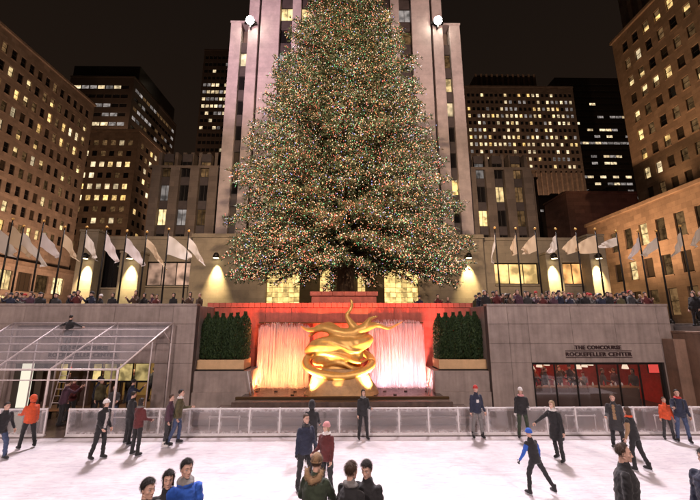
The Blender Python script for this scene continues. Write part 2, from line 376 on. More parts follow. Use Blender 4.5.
t_.links.new(nz.outputs['Fac'], nr.inputs[0]); t_.links.new(nr.outputs[0], mu.inputs[1])
ad2 = t_.nodes.new('ShaderNodeMath'); ad2.operation = 'MULTIPLY_ADD'; ad2.inputs[1].default_value = 0.6; ad2.inputs[2].default_value = 0.09; ad2.use_clamp = True
t_.links.new(mu.outputs[0], ad2.inputs[0])
m2 = t_.nodes.new('ShaderNodeMixShader'); t_.links.new(ad2.outputs[0], m2.inputs[0]); t_.links.new(m1.outputs[0], m2.inputs[1]); t_.links.new(p_.outputs[0], m2.inputs[2])
t_.links.new(m2.outputs[0], t_.nodes['Material Output'].inputs[0])
# clear glass of the concourse
m_, t_, p_ = new_mat('clear_glass')
tp = t_.nodes.new('ShaderNodeBsdfTransparent'); gl = t_.nodes.new('ShaderNodeBsdfGlossy'); gl.inputs['Roughness'].default_value = 0.03
m1 = t_.nodes.new('ShaderNodeMixShader'); m1.inputs[0].default_value = 0.12
t_.links.new(tp.outputs[0], m1.inputs[1]); t_.links.new(gl.outputs[0], m1.inputs[2]); t_.links.new(m1.outputs[0], t_.nodes['Material Output'].inputs[0])
# water
m_, t_, p_ = new_mat('pool_water')
p_.inputs['Base Color'].default_value = (0.05, 0.03, 0.02, 1); p_.inputs['Roughness'].default_value = 0.12
nz = t_.nodes.new('ShaderNodeTexNoise'); nz.inputs['Scale'].default_value = 5; nz.inputs['Detail'].default_value = 4
co = t_.nodes.new('ShaderNodeTexCoord'); t_.links.new(co.outputs['Object'], nz.inputs['Vector'])
bp = t_.nodes.new('ShaderNodeBump'); bp.inputs['Strength'].default_value = 0.6; bp.inputs['Distance'].default_value = 0.06
t_.links.new(nz.outputs['Fac'], bp.inputs['Height']); t_.links.new(bp.outputs[0], p_.inputs['Normal'])
m_, t_, p_ = new_mat('falling_water')
p_.inputs['Base Color'].default_value = (0.85, 0.85, 0.86, 1); p_.inputs['Roughness'].default_value = 0.25
tl = t_.nodes.new('ShaderNodeBsdfTranslucent'); tl.inputs['Color'].default_value = (0.9, 0.9, 0.9, 1)
tp = t_.nodes.new('ShaderNodeBsdfTransparent')
m1 = t_.nodes.new('ShaderNodeMixShader'); m1.inputs[0].default_value = 0.5
t_.links.new(p_.outputs[0], m1.inputs[1]); t_.links.new(tl.outputs[0], m1.inputs[2])
m2 = t_.nodes.new('ShaderNodeMixShader'); m2.inputs[0].default_value = 0.25
t_.links.new(m1.outputs[0], m2.inputs[1]); t_.links.new(tp.outputs[0], m2.inputs[2]); t_.links.new(m2.outputs[0], t_.nodes['Material Output'].inputs[0])

m_, t_, p_ = new_mat('water_sheet')
p_.inputs['Base Color'].default_value = (0.85, 0.85, 0.86, 1); p_.inputs['Roughness'].default_value = 0.3
tl = t_.nodes.new('ShaderNodeBsdfTranslucent'); tl.inputs['Color'].default_value = (0.9, 0.9, 0.9, 1); tp = t_.nodes.new('ShaderNodeBsdfTransparent')
m1 = t_.nodes.new('ShaderNodeMixShader'); m1.inputs[0].default_value = 0.4; t_.links.new(p_.outputs[0], m1.inputs[1]); t_.links.new(tl.outputs[0], m1.inputs[2])
co = t_.nodes.new('ShaderNodeTexCoord'); mp = t_.nodes.new('ShaderNodeMapping'); mp.inputs['Scale'].default_value = (9, 9, 0.5); t_.links.new(co.outputs['Object'], mp.inputs[0])
nz = t_.nodes.new('ShaderNodeTexNoise'); nz.inputs['Scale'].default_value = 1; nz.inputs['Detail'].default_value = 6; t_.links.new(mp.outputs[0], nz.inputs['Vector'])
mr = t_.nodes.new('ShaderNodeMapRange'); mr.inputs['From Min'].default_value = 0.35; mr.inputs['From Max'].default_value = 0.65; mr.inputs['To Min'].default_value = 0.35; mr.inputs['To Max'].default_value = 0.85; t_.links.new(nz.outputs['Fac'], mr.inputs[0])
m2 = t_.nodes.new('ShaderNodeMixShader'); t_.links.new(mr.outputs[0], m2.inputs[0]); t_.links.new(tp.outputs[0], m2.inputs[1]); t_.links.new(m1.outputs[0], m2.inputs[2]); t_.links.new(m2.outputs[0], t_.nodes['Material Output'].inputs[0])
m_, t_, p_ = new_mat('clear_sheet')
tp = t_.nodes.new('ShaderNodeBsdfTransparent'); tp.inputs['Color'].default_value = (0.90, 0.89, 0.90, 1); m1 = t_.nodes.new('ShaderNodeMixShader'); m1.inputs[0].default_value = 0.07; p_.inputs['Base Color'].default_value = (0.8,0.78,0.8,1); p_.inputs['Roughness'].default_value = 0.3
t_.links.new(tp.outputs[0], m1.inputs[1]); t_.links.new(p_.outputs[0], m1.inputs[2]); t_.links.new(m1.outputs[0], t_.nodes['Material Output'].inputs[0])

# ================================================================== SETTING
PLAZA = 4.3
WY = 19.0                                   # the sunken court's far wall
NX0, NX1 = -7.78, 7.52                      # fountain niche
tag(MB().quad((-18.9,7.0,0),(17.2,7.0,0),(17.2,15.05,0),(-18.9,15.05,0)).build('ice_rink', 'ice'), kind='structure')
tag(MB().box(-19,17.25,-6,7.0,-0.3,0.55).build('near_terrace_floor', 'rubber'), kind='structure')
tag(MB().box(-19,17.25,15.05,WY+0.02,-0.2,0.03).build('court_path', 'granite_dark'), kind='structure')
# street level around the sunken court (slabs either side of the niche and behind it)
pz = MB(); pz.box(-400,NX0-0.03,WY+0.45,26,3.9,PLAZA); pz.box(NX1+0.03,400,WY+0.45,26,3.9,PLAZA); pz.box(NX0-0.03,NX1+0.03,21.95,26,3.9,PLAZA); pz.box(-400,400,26,700,3.9,PLAZA)
tag(pz.build('plaza_pavement', 'paving'), kind='structure')
tag(MB().quad((-2500,-2500,-1.2),(2500,-2500,-1.2),(2500,2500,-1.2),(-2500,2500,-1.2)).build('ground', 'asphalt'), kind='structure')

def slab_wall(name, label, x0, x1, z1, hole, xs, zs, y, thick, m):
    """wall of big stone slabs with recessed joints; hole = (hx0, hx1, hz)"""
    w = empty(name, (0, y, 0), 0, label, 'wall')
    core = MB(); hx0, hx1, hz = hole
    if hx1 > hx0:
        core.box(x0, hx0, 0.03, thick, 0, z1-0.02); core.box(hx1, x1, 0.03, thick, 0, z1-0.02); core.box(hx0, hx1, 0.03, thick, hz, z1-0.02)
    else: core.box(x0, x1, 0.03, thick, 0, z1-0.02)
    core.build('wall_core', 'joint', w)
    xs = sorted(set(xs)); zs = sorted(set(zs))
    for i in range(len(xs)-1):
        for j in range(len(zs)-1):
            a, b, c, d = xs[i], xs[i+1], zs[j], zs[j+1]
            if hx1 > hx0 and a >= hx0-1e-3 and b <= hx1+1e-3 and d <= hz+1e-3: continue
            p = random.uniform(0, 0.006)
            s = MB(); s.box(a+0.006, b-0.006, -p, 0.03+0.001, c+0.006, d-0.006)
            s.build('stone_slab', m, w, bevel=0.006)
    cp = MB()
    n = int((x1-x0)/1.6); st = (x1-x0)/n
    for i in range(n): MB().box(x0+i*st+0.004, x0+(i+1)*st-0.004, -0.05, thick+0.05, z1-0.02, z1+0.10).build('coping_stone', m, w, bevel=0.012)
    return w
def frange(a, b, n): return [a + (b-a)*i/n for i in range(n+1)]
WT = 5.25
RX0, RX1, RZ = ax(534,385,WY), ax(668,385,WY), az(363, WY)
LX0, LX1 = ax(12,385,WY), ax(152,385,WY)
zs_ = [0, RZ, 3.3, 4.3, WT]
slab_wall('concourse_wall', 'grey granite court wall above the red lit restaurant window', NX1, 17.25, WT, (RX0, RX1, RZ), [NX1, 8.6]+frange(RX0,RX1,3)+[17.25], zs_, WY, 0.4, 'granite_grey')
slab_wall('concourse_wall', 'grey granite court wall behind the steel tent frame', -19.0, NX0, WT, (LX0, LX1, RZ), [-19.0]+frange(LX0,LX1,3)+[-9.0,NX0], zs_, WY, 0.4, 'granite_grey')
# niche returns and the red fountain wall
for x0, x1, lb in ((NX0-0.4, NX0, 'narrow granite return wall beside the planter next to the tent'), (NX1, NX1+0.4, 'narrow granite return wall beside the planter next to the restaurant')):
    o = MB().box(x0, x1, WY+0.41, 21.5, 0, WT).build('return_wall', 'granite_grey', bevel=0.01); tag(o, lb, 'wall')
RW = 21.5; RT = az(303, RW)
w = empty('fountain_wall', (0, RW, 0), 0, 'polished red granite wall behind the fountain', 'wall')
MB().box(NX0-0.4, NX1+0.4, 0.02, 0.45, 0, RT-0.05).build('wall_core', 'joint', w)
xs = frange(NX0, NX1, 10); zs = [0.6, 1.75, 2.9, 4.05, RT-0.28]
for i in range(10):
    for j in range(4):
        MB().box(xs[i]+0.005, xs[i+1]-0.005, -random.uniform(0,0.004), 0.021, zs[j]+0.005, zs[j+1]-0.005).build('stone_slab', 'granite_red', w, bevel=0.005)
xs = frange(NX0-0.4, NX1+0.4, 46)
cm = MB().box(0.012, xs[1]-xs[0]-0.012, -0.06, 0.5, 0, 0.26).mesh('coping_stone', 'granite_red')
for i in range(46): link('coping_stone', cm, w, (xs[i], 0, RT-0.26))
# side walls of the court
tag(MB().box(17.25,17.7,4,WY,-0.1,3.84).box(17.2,17.8,3.9,WY,3.84,3.95).build('side_wall', 'granite_brown', bevel=0.01), 'brown stone wall of the court beside the restaurant', 'wall')
tag(MB().box(17.8,40,2,WY+0.4,2.9,4.2).build('stair_terrace_floor', 'paving'), kind='structure')
tag(MB().box(16.62,17.24,WY-0.72,WY-0.02,0.03,3.55).build('corner_pier', 'granite_brown', bevel=0.02), 'short brown stone pier in the corner by the restaurant', 'pier')
tag(MB().box(-19.4,-19.0,4,WY,-0.1,WT).build('side_wall', 'granite_grey', bevel=0.01), 'grey granite court wall on the tent side, beyond the skater in dark jacket', 'wall')

# ------------------------------------------------------------------ rooms behind the court walls
def room(name, x0, x1, y1, wall_m, floor_m):
    b = MB()
    b.quad((x0-.6,WY+.4,0.04),(x1+.6,WY+.4,0.04),(x1+.6,y1,0.04),(x0-.6,y1,0.04),1)
    b.quad((x0-.6,WY+.4,2.75),(x0-.6,y1,2.75),(x1+.6,y1,2.75),(x1+.6,WY+.4,2.75),2)
    b.quad((x0-.6,y1,0),(x1+.6,y1,0),(x1+.6,y1,2.75),(x0-.6,y1,2.75),0)
    b.quad((x0-.6,WY+.4,0),(x0-.6,y1,0),(x0-.6,y1,2.75),(x0-.6,WY+.4,2.75),0)
    b.quad((x1+.6,y1,0),(x1+.6,WY+.4,0),(x1+.6,WY+.4,2.75),(x1+.6,y1,2.75),0)
    return tag(b.build(name, [wall_m, floor_m, 'room_dark']), kind='structure')
room('restaurant_interior_wall', RX0, RX1, WY+4.4, 'red_cloth', 'room_floor')
room('skate_hall_interior_wall', LX0, LX1, WY+4.2, 'room_wall', 'room_floor')
def glazing(name, label, x0, x1, z1, n, y, frame_m):
    g = empty(name, (0, y, 0), 0, label, 'window')
    f = MB(); f.box(x0, x1, 0, 0.10, z1-0.10, z1); f.box(x0, x1, 0, 0.10, 0.03, 0.13); f.box(x0, x0+0.12, 0.001, 0.099, 0.13, z1-0.10); f.box(x1-0.12, x1, 0.001, 0.099, 0.13, z1-0.10)
    f.build('window_frame', frame_m, g)
    xs = frange(x0+0.12, x1-0.12, n)
    for i in range(n):
        if i: MB().box(xs[i]-0.025, xs[i]+0.025, 0.01, 0.09, 0.13, z1-0.10).build('mullion', frame_m, g)
        MB().box(xs[i]+0.03, xs[i+1]-0.03, 0.04, 0.055, 0.135, z1-0.105).build('pane', 'clear_glass', g)
glazing('restaurant_window', 'wide restaurant window glowing red behind the rink fence', RX0+0.01, RX1-0.01, RZ-0.005, 6, WY+0.12, 'metal_dark')
lamp('restaurant_light', 'AREA', (RX0+2.0, WY+2.2, 2.7), 34, (1.0, 0.42, 0.26), (RX0+2.0, WY+2.2, 0), 1.5)
lamp('restaurant_light', 'AREA', (RX1-2.0, WY+2.2, 2.7), 34, (1.0, 0.42, 0.26), (RX1-2.0, WY+2.2, 0), 1.5)
o = MB().box(-.28,.28,-.03,.03,0,.5,0).box(-.31,.31,-.02,.05,-.03,.53,1).build('lit_sign', ['sign_red','metal_dark'], None, loc=(ax(654,372,WY+0.9), WY+0.9, 1.72)); tag(o, 'small glowing red sign inside the end of the restaurant window', 'sign')
for i in range(7):
    x = RX0 + 0.7 + i*0.88; y = WY + 1.5 + (i % 3)*0.8
    p = empty('pendant_lamp', (x, y, 0), 0, 'pendant lamp inside the red restaurant, %s from the fountain side' % ORD[i], 'lamp', 'restaurant pendant lamps')
    MB().tube((0,0,2.15),(0,0,2.74),0.012).build('cable', 'metal_dark', p); MB().lathe((0,0,1.85),[(0.17,0),(0.15,0.1),(0.09,0.26),(0.03,0.3)]).build('lamp_shade', 'pendant', p)
for i in range(4):
    x = RX0 + 1.0 + i*1.6; y = WY + 1.3 + (i % 2)*0.9
    t = empty('table', (x, y, 0.04), 0, 'white clothed table inside the restaurant, %s from the fountain side' % ORD[i], 'table', 'restaurant tables')
    MB().lathe((0,0,0.70),[(0.02,-0.01),(0.46,-0.01),(0.45,0.03),(0.02,0.035)],20).build('tabletop', 'wood', t)
    MB().lathe((0,0,0.42),[(0.53,0),(0.49,0.2),(0.47,0.325),(0.02,0.33)],20).build('tablecloth', 'table_cloth', t); MB().tube((0,0,0),(0,0,0.7),0.05).build('leg', 'metal_dark', t)
o = MB().box(RX0+0.3,RX1-1.2,0,0.5,0.04,1.02,0).box(RX0+0.25,RX1-1.15,-0.06,0.56,1.021,1.08,1).build('bar_counter', ['room_dark','wood'], None, bevel=0.01, loc=(0,WY+0.45,0)); tag(o, 'dark bar counter along the inside of the restaurant window', 'counter')
rb = random.Random(9)
for i in range(16):
    x = RX0+0.5+i*0.33+rb.uniform(-.08,.08); hgt = rb.uniform(.14,.3)
    o = MB().lathe((0,0,0),[(0.04,0),(0.05,hgt*.5),(0.03,hgt*.75),(0.015,hgt)],10).build('bottle', rb.choice(['table_cloth','cloth_red','metal_bronze','cloth_white']), None, loc=(x, WY+0.7, 1.08)); tag(o, '%s small bottle from the fountain on the bar counter behind the restaurant window' % ORD[i], 'bottle', 'bottles on the bar counter')
# skate hall: bright doorway, lit display, columns, benches
lamp('skate_hall_light', 'AREA', (LX0+1.8, WY+2.0, 2.7), 60, (1.0, 0.72, 0.40), (LX0+1.8, WY+2, 0), 1.5)
lamp('skate_hall_light', 'AREA', (LX1-1.8, WY+2.0, 2.7), 60, (1.0, 0.72, 0.40), (LX1-1.8, WY+2, 0), 1.5)
d = empty('lit_door', (ax(26,380,WY+0.7), WY+0.7, 0.04), 0, 'tall bright white lit doorway panel behind the tent frame', 'door')
MB().box(-0.33,0.33,0,0.05,0.05,2.22).build('door_panel', 'door_white', d); MB().box(-0.42,-0.335,-0.03,0.08,0,2.3).box(0.335,0.42,-0.03,0.08,0,2.3).box(-0.42,0.42,-0.03,0.08,2.301,2.36).build('door_frame', 'metal_dark', d)
for i, (pa, pb) in enumerate(((60,67),(93,101),(104,116),(119,132),(135,149))):
    x0, x1 = ax(pa,375,WY+0.8), ax(pb,375,WY+0.8)
    s = empty('display_panel', (x0, WY+0.8, 0.04), 0, 'glowing yellow display panel in the skate hall, %s from the doorway' % ORD[i], 'display', 'skate hall display panels')
    MB().box(0, x1-x0, 0, 0.06, 1.35, 2.2).build('lit_panel', 'panel_yellow', s); MB().box(-0.02, x1-x0+0.02, -0.03, 0.07, 2.2, 2.27).box(-0.02, x1-x0+0.02, -0.03, 0.07, 1.26, 1.35).box(-0.02,-0.001,-0.03,0.07,1.35,2.2).box(x1-x0+0.001,x1-x0+0.02,-0.03,0.07,1.35,2.2).build('panel_frame', 'metal_dark', s); MB().box(0.1,0.16,0,0.06,0,1.26).build('leg', 'metal_dark', s)
for i, px in enumerate((40, 52, 76, 88, 117)):
    tag(MB().box(-0.22,0.22,-0.2,0.2,0,2.72).box(-0.27,0.27,-0.25,0.25,0,0.2).build('hall_column', 'room_dark', None, bevel=0.01, loc=(ax(px,385,WY+1.6), WY+1.6, 0.04)), 'dark square column in the skate hall, %s from the white doorway' % ORD[i], 'column', 'skate hall columns')
for i, px in enumerate((60, 84, 108, 132)):
    b = empty('bench', (ax(px,400,17.6), 17.6, 0.03), 0, 'dark bench under the tent frame, %s from the rink gate' % ORD[i], 'bench', 'benches under the tent')
    MB().box(-0.55,0.55,-0.2,0.2,0.40,0.45).build('seat', 'wood', b, bevel=0.01)
    for sx in (-0.45, 0.45): MB().box(sx-0.04,sx+0.04,-0.17,0.17,0,0.40).build('leg', 'metal_dark', b)

# ------------------------------------------------------------------ wall lettering
def lettering(label, cx, zc, y):
    t = empty('wall_lettering', (cx, y, zc), 0, label, 'lettering')
    def line(s, dz, width, h):
        c = bpy.data.curves.new('t', 'FONT'); c.body = s; c.align_x = 'CENTER'; c.size = 1; c.extrude = 0.03; c.space_character = 1.12; c.offset = 0.012
        ob = bpy.data.objects.new('t', c); col.objects.link(ob)
        me = bpy.data.meshes.new_from_object(ob.evaluated_get(bpy.context.evaluated_depsgraph_get())); bpy.data.objects.remove(ob)
        xs_ = [v.co.x for v in me.vertices]; ys_ = [v.co.y for v in me.vertices]
        sx = width/(max(xs_)-min(xs_)); sy = h/(max(ys_)-min(ys_)); mx_ = (max(xs_)+min(xs_))/2
        for v in me.vertices: v.co = ((v.co.x-mx_)*sx, -v.co.z-0.02, v.co.y*sy)
        me.materials.clear(); me.materials.append(M['sign_letter'])
        link('text_line', me, t, (0, 0, dz))
    line('THE CONCOURSE', 0.05, 2.42, 0.19); line('ROCKEFELLER CENTER', -0.29, 3.45, 0.19)
    MB().box(-1.74,1.74,-0.03,0.0,-0.045,-0.02).box(-1.74,1.74,-0.03,0.0,-0.37,-0.345).build('rule_line', 'sign_letter', t)
ly = WY - 0.012
lettering('dark raised letters on the court wall above the restaurant window', ax(598,350,WY), az(350.3,WY), ly)
lettering('dark raised letters on the court wall behind the tent frame', ax(84,350,WY), az(350.3,WY), ly)

# ------------------------------------------------------------------ fountain: basin, water, planters, rails
bs = empty('fountain_basin', (0, 0, 0), 0, 'stepped dark granite basin of the fountain', 'fountain')
for z0, z1, y0, xa, xb in ((0.03,0.30,16.55,-6.6,6.4),(0.302,0.55,16.95,-5.9,5.7),(0.552,0.80,17.4,-5.2,5.0)):
    MB().box(xa, xb, y0, 18.1, z0, z1).build('step', 'granite_dark', bs, bevel=0.015)
MB().box(-5.05,4.85,18.1,21.45,0.1,0.74).build('basin_floor', 'granite_dark', bs)
MB().box(-5.2,5.0,17.95,18.1,0.80,0.92).build('rim', 'metal_bronze', bs, bevel=0.02)
tag(MB().quad((-5.05,18.11,0.84),(4.85,18.11,0.84),(4.85,21.47,0.84),(-5.05,21.47,0.84)).build('fountain_water', 'pool_water'), kind='structure')
for s, xa, xb, who in ((-1, NX0+0.01, -4.85, 'tent'), (1, 4.65, NX1-0.01, 'restaurant')):
    tag(MB().box(xa, xb, 19.25, 21.45, 0.03, az(371,19.25)).box(xa, xb, 19.15, 19.25, 0.03, 0.9).build('stone_plinth', 'granite_grey', bevel=0.01), 'grey stone plinth under the hedge planter on the %s side' % who, 'plinth')
    p0, p1 = (xa+0.02, ax(244,365,19.5)) if s < 0 else (ax(439,365,19.5), xb-0.02)
    pb, pt = az(370,19.5)+0.04, az(359.5,19.5)
    pl = empty('planter', ((p0+p1)/2, 19.9, pb), 0, 'long tan planter box on the %s side of the fountain' % who, 'planter')
    hw = (p1-p0)/2
    b = MB(); b.box(-hw,hw,-0.42,-0.36,0,pt-pb); b.box(-hw,hw,0.9,0.96,0,pt-pb); b.box(-hw,-hw+.06,-0.36,0.9,0,pt-pb); b.box(hw-.06,hw,-0.36,0.9,0,pt-pb); b.box(-hw+.06,hw-.06,-0.36,0.9,0,0.06)
    b.build('box', 'planter_tan', pl, bevel=0.01)
    MB().box(-hw+.06,hw-.06,-0.36,0.9,0.06,pt-pb-0.06).build('soil', 'soil', pl)
    MB().box(-hw-.03,hw+.03,-0.47,1.0,-0.12,-0.001).build('base', 'metal_dark', pl)
    # upright evergreens
    n = 6; top = az(315, 19.9)
    for i in range(n):
        cx = p0 + 0.24 + (p1-p0-0.48)*i/(n-1); hgt = top - pt + random.uniform(-0.07, 0.07); k = i if s > 0 else n-1-i
        sh = empty('evergreen_shrub', (cx, 20.0 + 0.1*(i % 2), pt-0.08), 0, '%s upright evergreen from the waterfall in the %s side planter' % (ORD[k], who), 'shrub', 'evergreen hedge on the %s side' % who)
        MB().path([(0,0,0),(0.02,0,hgt*0.5),(0,0,hgt*0.92)],[0.035,0.025,0.008],6).build('trunk', 'bark', sh)
        N = 4600
        u = np.random.rand(N); z = 0.05 + (hgt+0.1)*u**0.9
        rr_ = (0.32*np.clip(1.10-(z/hgt)**7,0.12,1))*np.sqrt(np.random.uniform(0.25,1,N))
        a = np.random.rand(N)*2*np.pi
        c = np.stack([rr_*np.cos(a)*1.05, rr_*np.sin(a), z], 1)
        d1 = np.stack([np.cos(a)*0.5, np.sin(a)*0.5, np.random.uniform(0.6,1.3,N)], 1); d1 /= np.linalg.norm(d1,axis=1)[:,None]
        d2 = np.cross(d1, np.random.randn(N,3)); d2 /= np.linalg.norm(d2,axis=1)[:,None]
        L = np.random.uniform(0.06,0.14,N)[:,None]; W = L*0.28
        vs = np.stack([c-d2*W*0.4, c+d1*L*0.55-d2*W, c+d1*L, c+d1*L*0.5+d2*W], 1).reshape(-1,3)
        fs = np.arange(N*4).reshape(-1,4)
        o = link('crown', fast_mesh('crown', vs, fs, ['hedge_green','hedge_green_light'], (np.random.rand(N) < 0.3)), sh); o['kind'] = 'stuff'
# metal guard rails at both ends of the basin
for s, px, who in ((-1, 252, 'tent'), (1, 429, 'restaurant')):
    x = ax(px, 380, 18.9); r = empty('guard_rail', (x, 18.9, 0.8), 0, 'small white metal guard rail at the %s end of the fountain' % who, 'railing')
    for dy in (0, 0.5): MB().tube((0,dy,0),(s*0.25,dy,1.15),0.022).build('post', 'white_paint', r)
    MB().tube((s*0.25,-0.05,1.15),(s*0.25,0.55,1.15),0.022).build('top_rail', 'white_paint', r); MB().tube((s*0.12,-0.02,0.58),(s*0.12,0.52,0.58),0.018).build('middle_rail', 'white_paint', r)

def water_curtain(x0, x1, ztop, label):
    wt = MB(); n = int((x1-x0)*230)
    for i in range(n):
        x = random.uniform(x0, x1); y = 21.0 + random.gauss(0, 0.13)
        zt = ztop + random.uniform(-0.3, 0.06) - 0.30*abs((x-(x0+x1)/2)/((x1-x0)/2))**6; zb = 0.85 if random.random() < .75 else random.uniform(1.2, 2.6)
        if random.random() < .3: zt -= random.uniform(0.3, 1.5)
        r = random.uniform(0.003, 0.011); k = 7; ph = random.random()*6
        wt.path([(x + 0.012*math.sin(ph+j*1.7), y - 0.10*(1-(1-j/(k-1))**2), zt + (zb-zt)*j/(k-1)) for j in range(k)], [r*(0.4+random.random()) for j in range(k)], 4)
    for i in range(int((x1-x0)*1500)):
        x = random.uniform(x0-0.15, x1+0.15); z = 0.86 + random.expovariate(4.5); c = Vector((x, 20.75 + random.gauss(0, 0.28), z)); r = random.uniform(0.004, 0.015)
        wt.add([c+Vector(q)*r for q in ((1,0,0),(-1,0,0),(0,1,0),(0,-1,0),(0,0,1),(0,0,-1))], [(0,2,4),(2,1,4),(1,3,4),(3,0,4),(2,0,5),(1,2,5),(3,1,5),(0,3,5)])
    nx_, nz_ = 60, 24                        # the thin sheet the streams merge into
    gv = [(x0+0.05+(x1-x0-0.1)*i_/nx_, 21.08-0.10*(1-(j_/nz_)**2)+0.05*noise.noise(Vector((i_*0.7,j_*0.12,x0))), 0.85+(ztop-0.22+0.08*noise.noise(Vector((i_*0.9,3.0,x0)))-0.85)*j_/nz_) for j_ in range(nz_+1) for i_ in range(nx_+1)]
    wt.add(gv, [(j_*(nx_+1)+i_, j_*(nx_+1)+i_+1, (j_+1)*(nx_+1)+i_+1, (j_+1)*(nx_+1)+i_) for j_ in range(nz_) for i_ in range(nx_)], 1, True)
    o = wt.build('waterfall', ['falling_water', 'water_sheet']); tag(o, label, 'waterfall', 'fountain water', 'stuff')
water_curtain(ax(258,350,21), -2.0, az(323,21), 'orange lit curtain of falling water on the tent side of the gold sculpture')
water_curtain(1.35, ax(424,350,21), az(320,21), 'pink and white lit curtain of falling water on the restaurant side of the gold sculpture')
# spout ledge the water leaves from
sp = empty('spout_ledge', (0, 21.3, 0), 0, 'narrow bronze spout ledge at the top of the falling water', 'ledge')
MB().box(ax(258,350,21)-0.05, ax(424,350,21)+0.05, -0.2, 0.18, az(323,21)-0.02, az(323,21)+0.05).build('ledge', 'metal_bronze', sp, bevel=0.01)
def pool_lamp(i, x, y, z, power, c, tgt, size=0.15, cone=100):
    p = empty('pool_light', (x, y, z), 0, 'small underwater fountain light, %s along the basin' % ORD[i], 'lamp', 'fountain lights')
    MB().lathe((0,0,-0.12),[(0.07,0),(0.09,0.06),(0.09,0.1),(0.05,0.1)],12).build('housing', 'metal_dark', p)
    lamp('pool_lamp', 'SPOT', (x, y, z+0.05), power, c, tgt, size, cone, 0.8, p)
i = 0
for x in (-4.6, -3.6, -2.6): pool_lamp(i, x, 19.7, 0.9, 700, (1.0,0.32,0.10), (x, 21.1, 2.1), 0.15, 125); i += 1
for x in (2.1, 3.2, 4.3): pool_lamp(i, x, 19.7, 0.9, 700, (1.0,0.47,0.52), (x, 21.1, 2.1), 0.15, 125); i += 1
for x in (-4.7, 4.5): pool_lamp(i, x, 20.4, 0.92, 2300, (1,0.13,0.06), (x*1.22, 21.5, 4.6), 0.2, 80); i += 1
for x in (-2.6, 2.5): pool_lamp(i, x, 18.7, 0.92, 4200, (1.0,0.14,0.06), (x*0.9, 21.5, 4.9), 0.2, 100); i += 1
for x, tx in ((-1.9,-0.8),(-0.4,-0.2),(1.5,0.6)): pool_lamp(i, x, 18.25, 0.95, 3400, (1.0,0.66,0.28), (tx, 19.2, 3.0), 0.15, 66); i += 1

# ------------------------------------------------------------------ gilded abstract sculpture on its rock
TMP = bpy.data.scenes.new('workshop')      # an empty side scene where modifiers are evaluated quickly
def evaluated(mb, voxel, smooth=3):
    me = mb.mesh('tmp', 'gold'); o = bpy.data.objects.new('tmp', me); TMP.collection.objects.link(o)
    r = o.modifiers.new('r', 'REMESH'); r.mode = 'VOXEL'; r.voxel_size = voxel; r.use_smooth_shade = True
    if smooth:
        s_ = o.modifiers.new('s', 'SMOOTH'); s_.iterations = smooth; s_.factor = 0.5
    vl = TMP.view_layers[0]; vl.update(); res = bpy.data.meshes.new_from_object(o.evaluated_get(vl.depsgraph))
    bpy.data.objects.remove(o); bpy.data.meshes.remove(me); return res
SY = 19.2
def S(px, py, dy=0): return at(px, py, SY) + Vector((0, dy, 0))
sc_root = empty('gilded_sculpture', (S(341,395).x, SY, 0.75), 0, 'large gilded abstract sculpture of billowing folds in a ring on a rock pedestal', 'sculpture')
def rel(p): return Vector(p) - sc_root.location
pm = MB(); prof = [(1.95,0.0,0),(1.80,0.25,0),(1.62,0.6,0.05),(1.42,1.0,0.08),(1.30,1.35,0.1)]
rs = []
for r_, z_, of in prof:
    rs.append([(r_*math.cos(a_)*(1+0.06*math.sin(5*a_+z_*4)) , r_*0.62*math.sin(a_)*(1+0.08*math.cos(3*a_+z_*3)), z_) for a_ in [2*math.pi*j/36 for j in range(36)]])
pm.rings(rs, 0, True, False); pm.build('pedestal', 'pedestal_stone', sc_root)
g = MB()
ringc = rel(S(339,361)); g.path([ringc + Vector((1.70*math.cos(t_), 0.75*math.sin(t_)-0.1, 0.62*math.sin(t_))) for t_ in [2*math.pi*k/40 for k in range(41)]], 0.21, 10, flat=0.7)
g.build('ring', 'gold', sc_root)
mass = MB()
def ribbon(pts, rads, flat=0.6, sub=5):
    P_ = [rel(S(*p)) for p in pts]; n_ = len(P_); out_p, out_r = [], []
    for i_ in range(n_-1):                                  # smooth curve through the points
        p0, p1, p2, p3 = P_[max(0,i_-1)], P_[i_], P_[i_+1], P_[min(n_-1,i_+2)]
        for q in range(sub):
            t_ = q/sub; out_p.append(0.5*((2*p1)+(p2-p0)*t_+(2*p0-5*p1+4*p2-p3)*t_*t_+(3*p1-p0-3*p2+p3)*t_**3)); out_r.append(rads[i_]+(rads[i_+1]-rads[i_])*t_)
    out_p.append(P_[-1]); out_r.append(rads[-1]); mass.path(out_p, out_r, 12, flat=flat)
# broad billowing body over the ring
ribbon([(306,352,.1),(318,346,-.1),(334,345,-.3),(350,345,-.3),(364,341,-.1),(371,337,.1)], [.20,.52,.66,.66,.50,.22], 0.8)
ribbon([(314,362,0),(328,357,-.25),(344,356,-.35),(362,354,-.1)], [.22,.48,.55,.25], 0.8)
ribbon([(318,371,.1),(332,368,-.2),(348,368,-.2),(362,367,.1)], [.2,.34,.36,.2], 0.8)
# folds
ribbon([(308,348,-.15),(322,340,-.55),(338,343,-.85),(354,350,-.8),(368,346,-.3)], [.05,.13,.16,.14,.05], 0.8)
ribbon([(310,358,-.15),(324,352,-.6),(342,355,-.85),(358,361,-.6),(368,358,-.2)], [.05,.13,.16,.13,.05], 0.8)
ribbon([(322,366,-.3),(338,361,-.75),(352,366,-.7),(362,368,-.3)], [.05,.12,.13,.05], 0.8)
# long wave across the top
ribbon([(300,326,.25),(310,330,.1),(324,328,-.05),(338,332,-.25),(352,333,-.3),(364,328,-.3),(376,325,-.15),(389,328,-.05),(403,321,.1)], [.04,.18,.30,.38,.42,.36,.19,.13,.04], 0.7)
ribbon([(308,337,.3),(317,329,.3),(329,326,.2),(342,330,.0)], [.06,.30,.32,.12], 0.7)
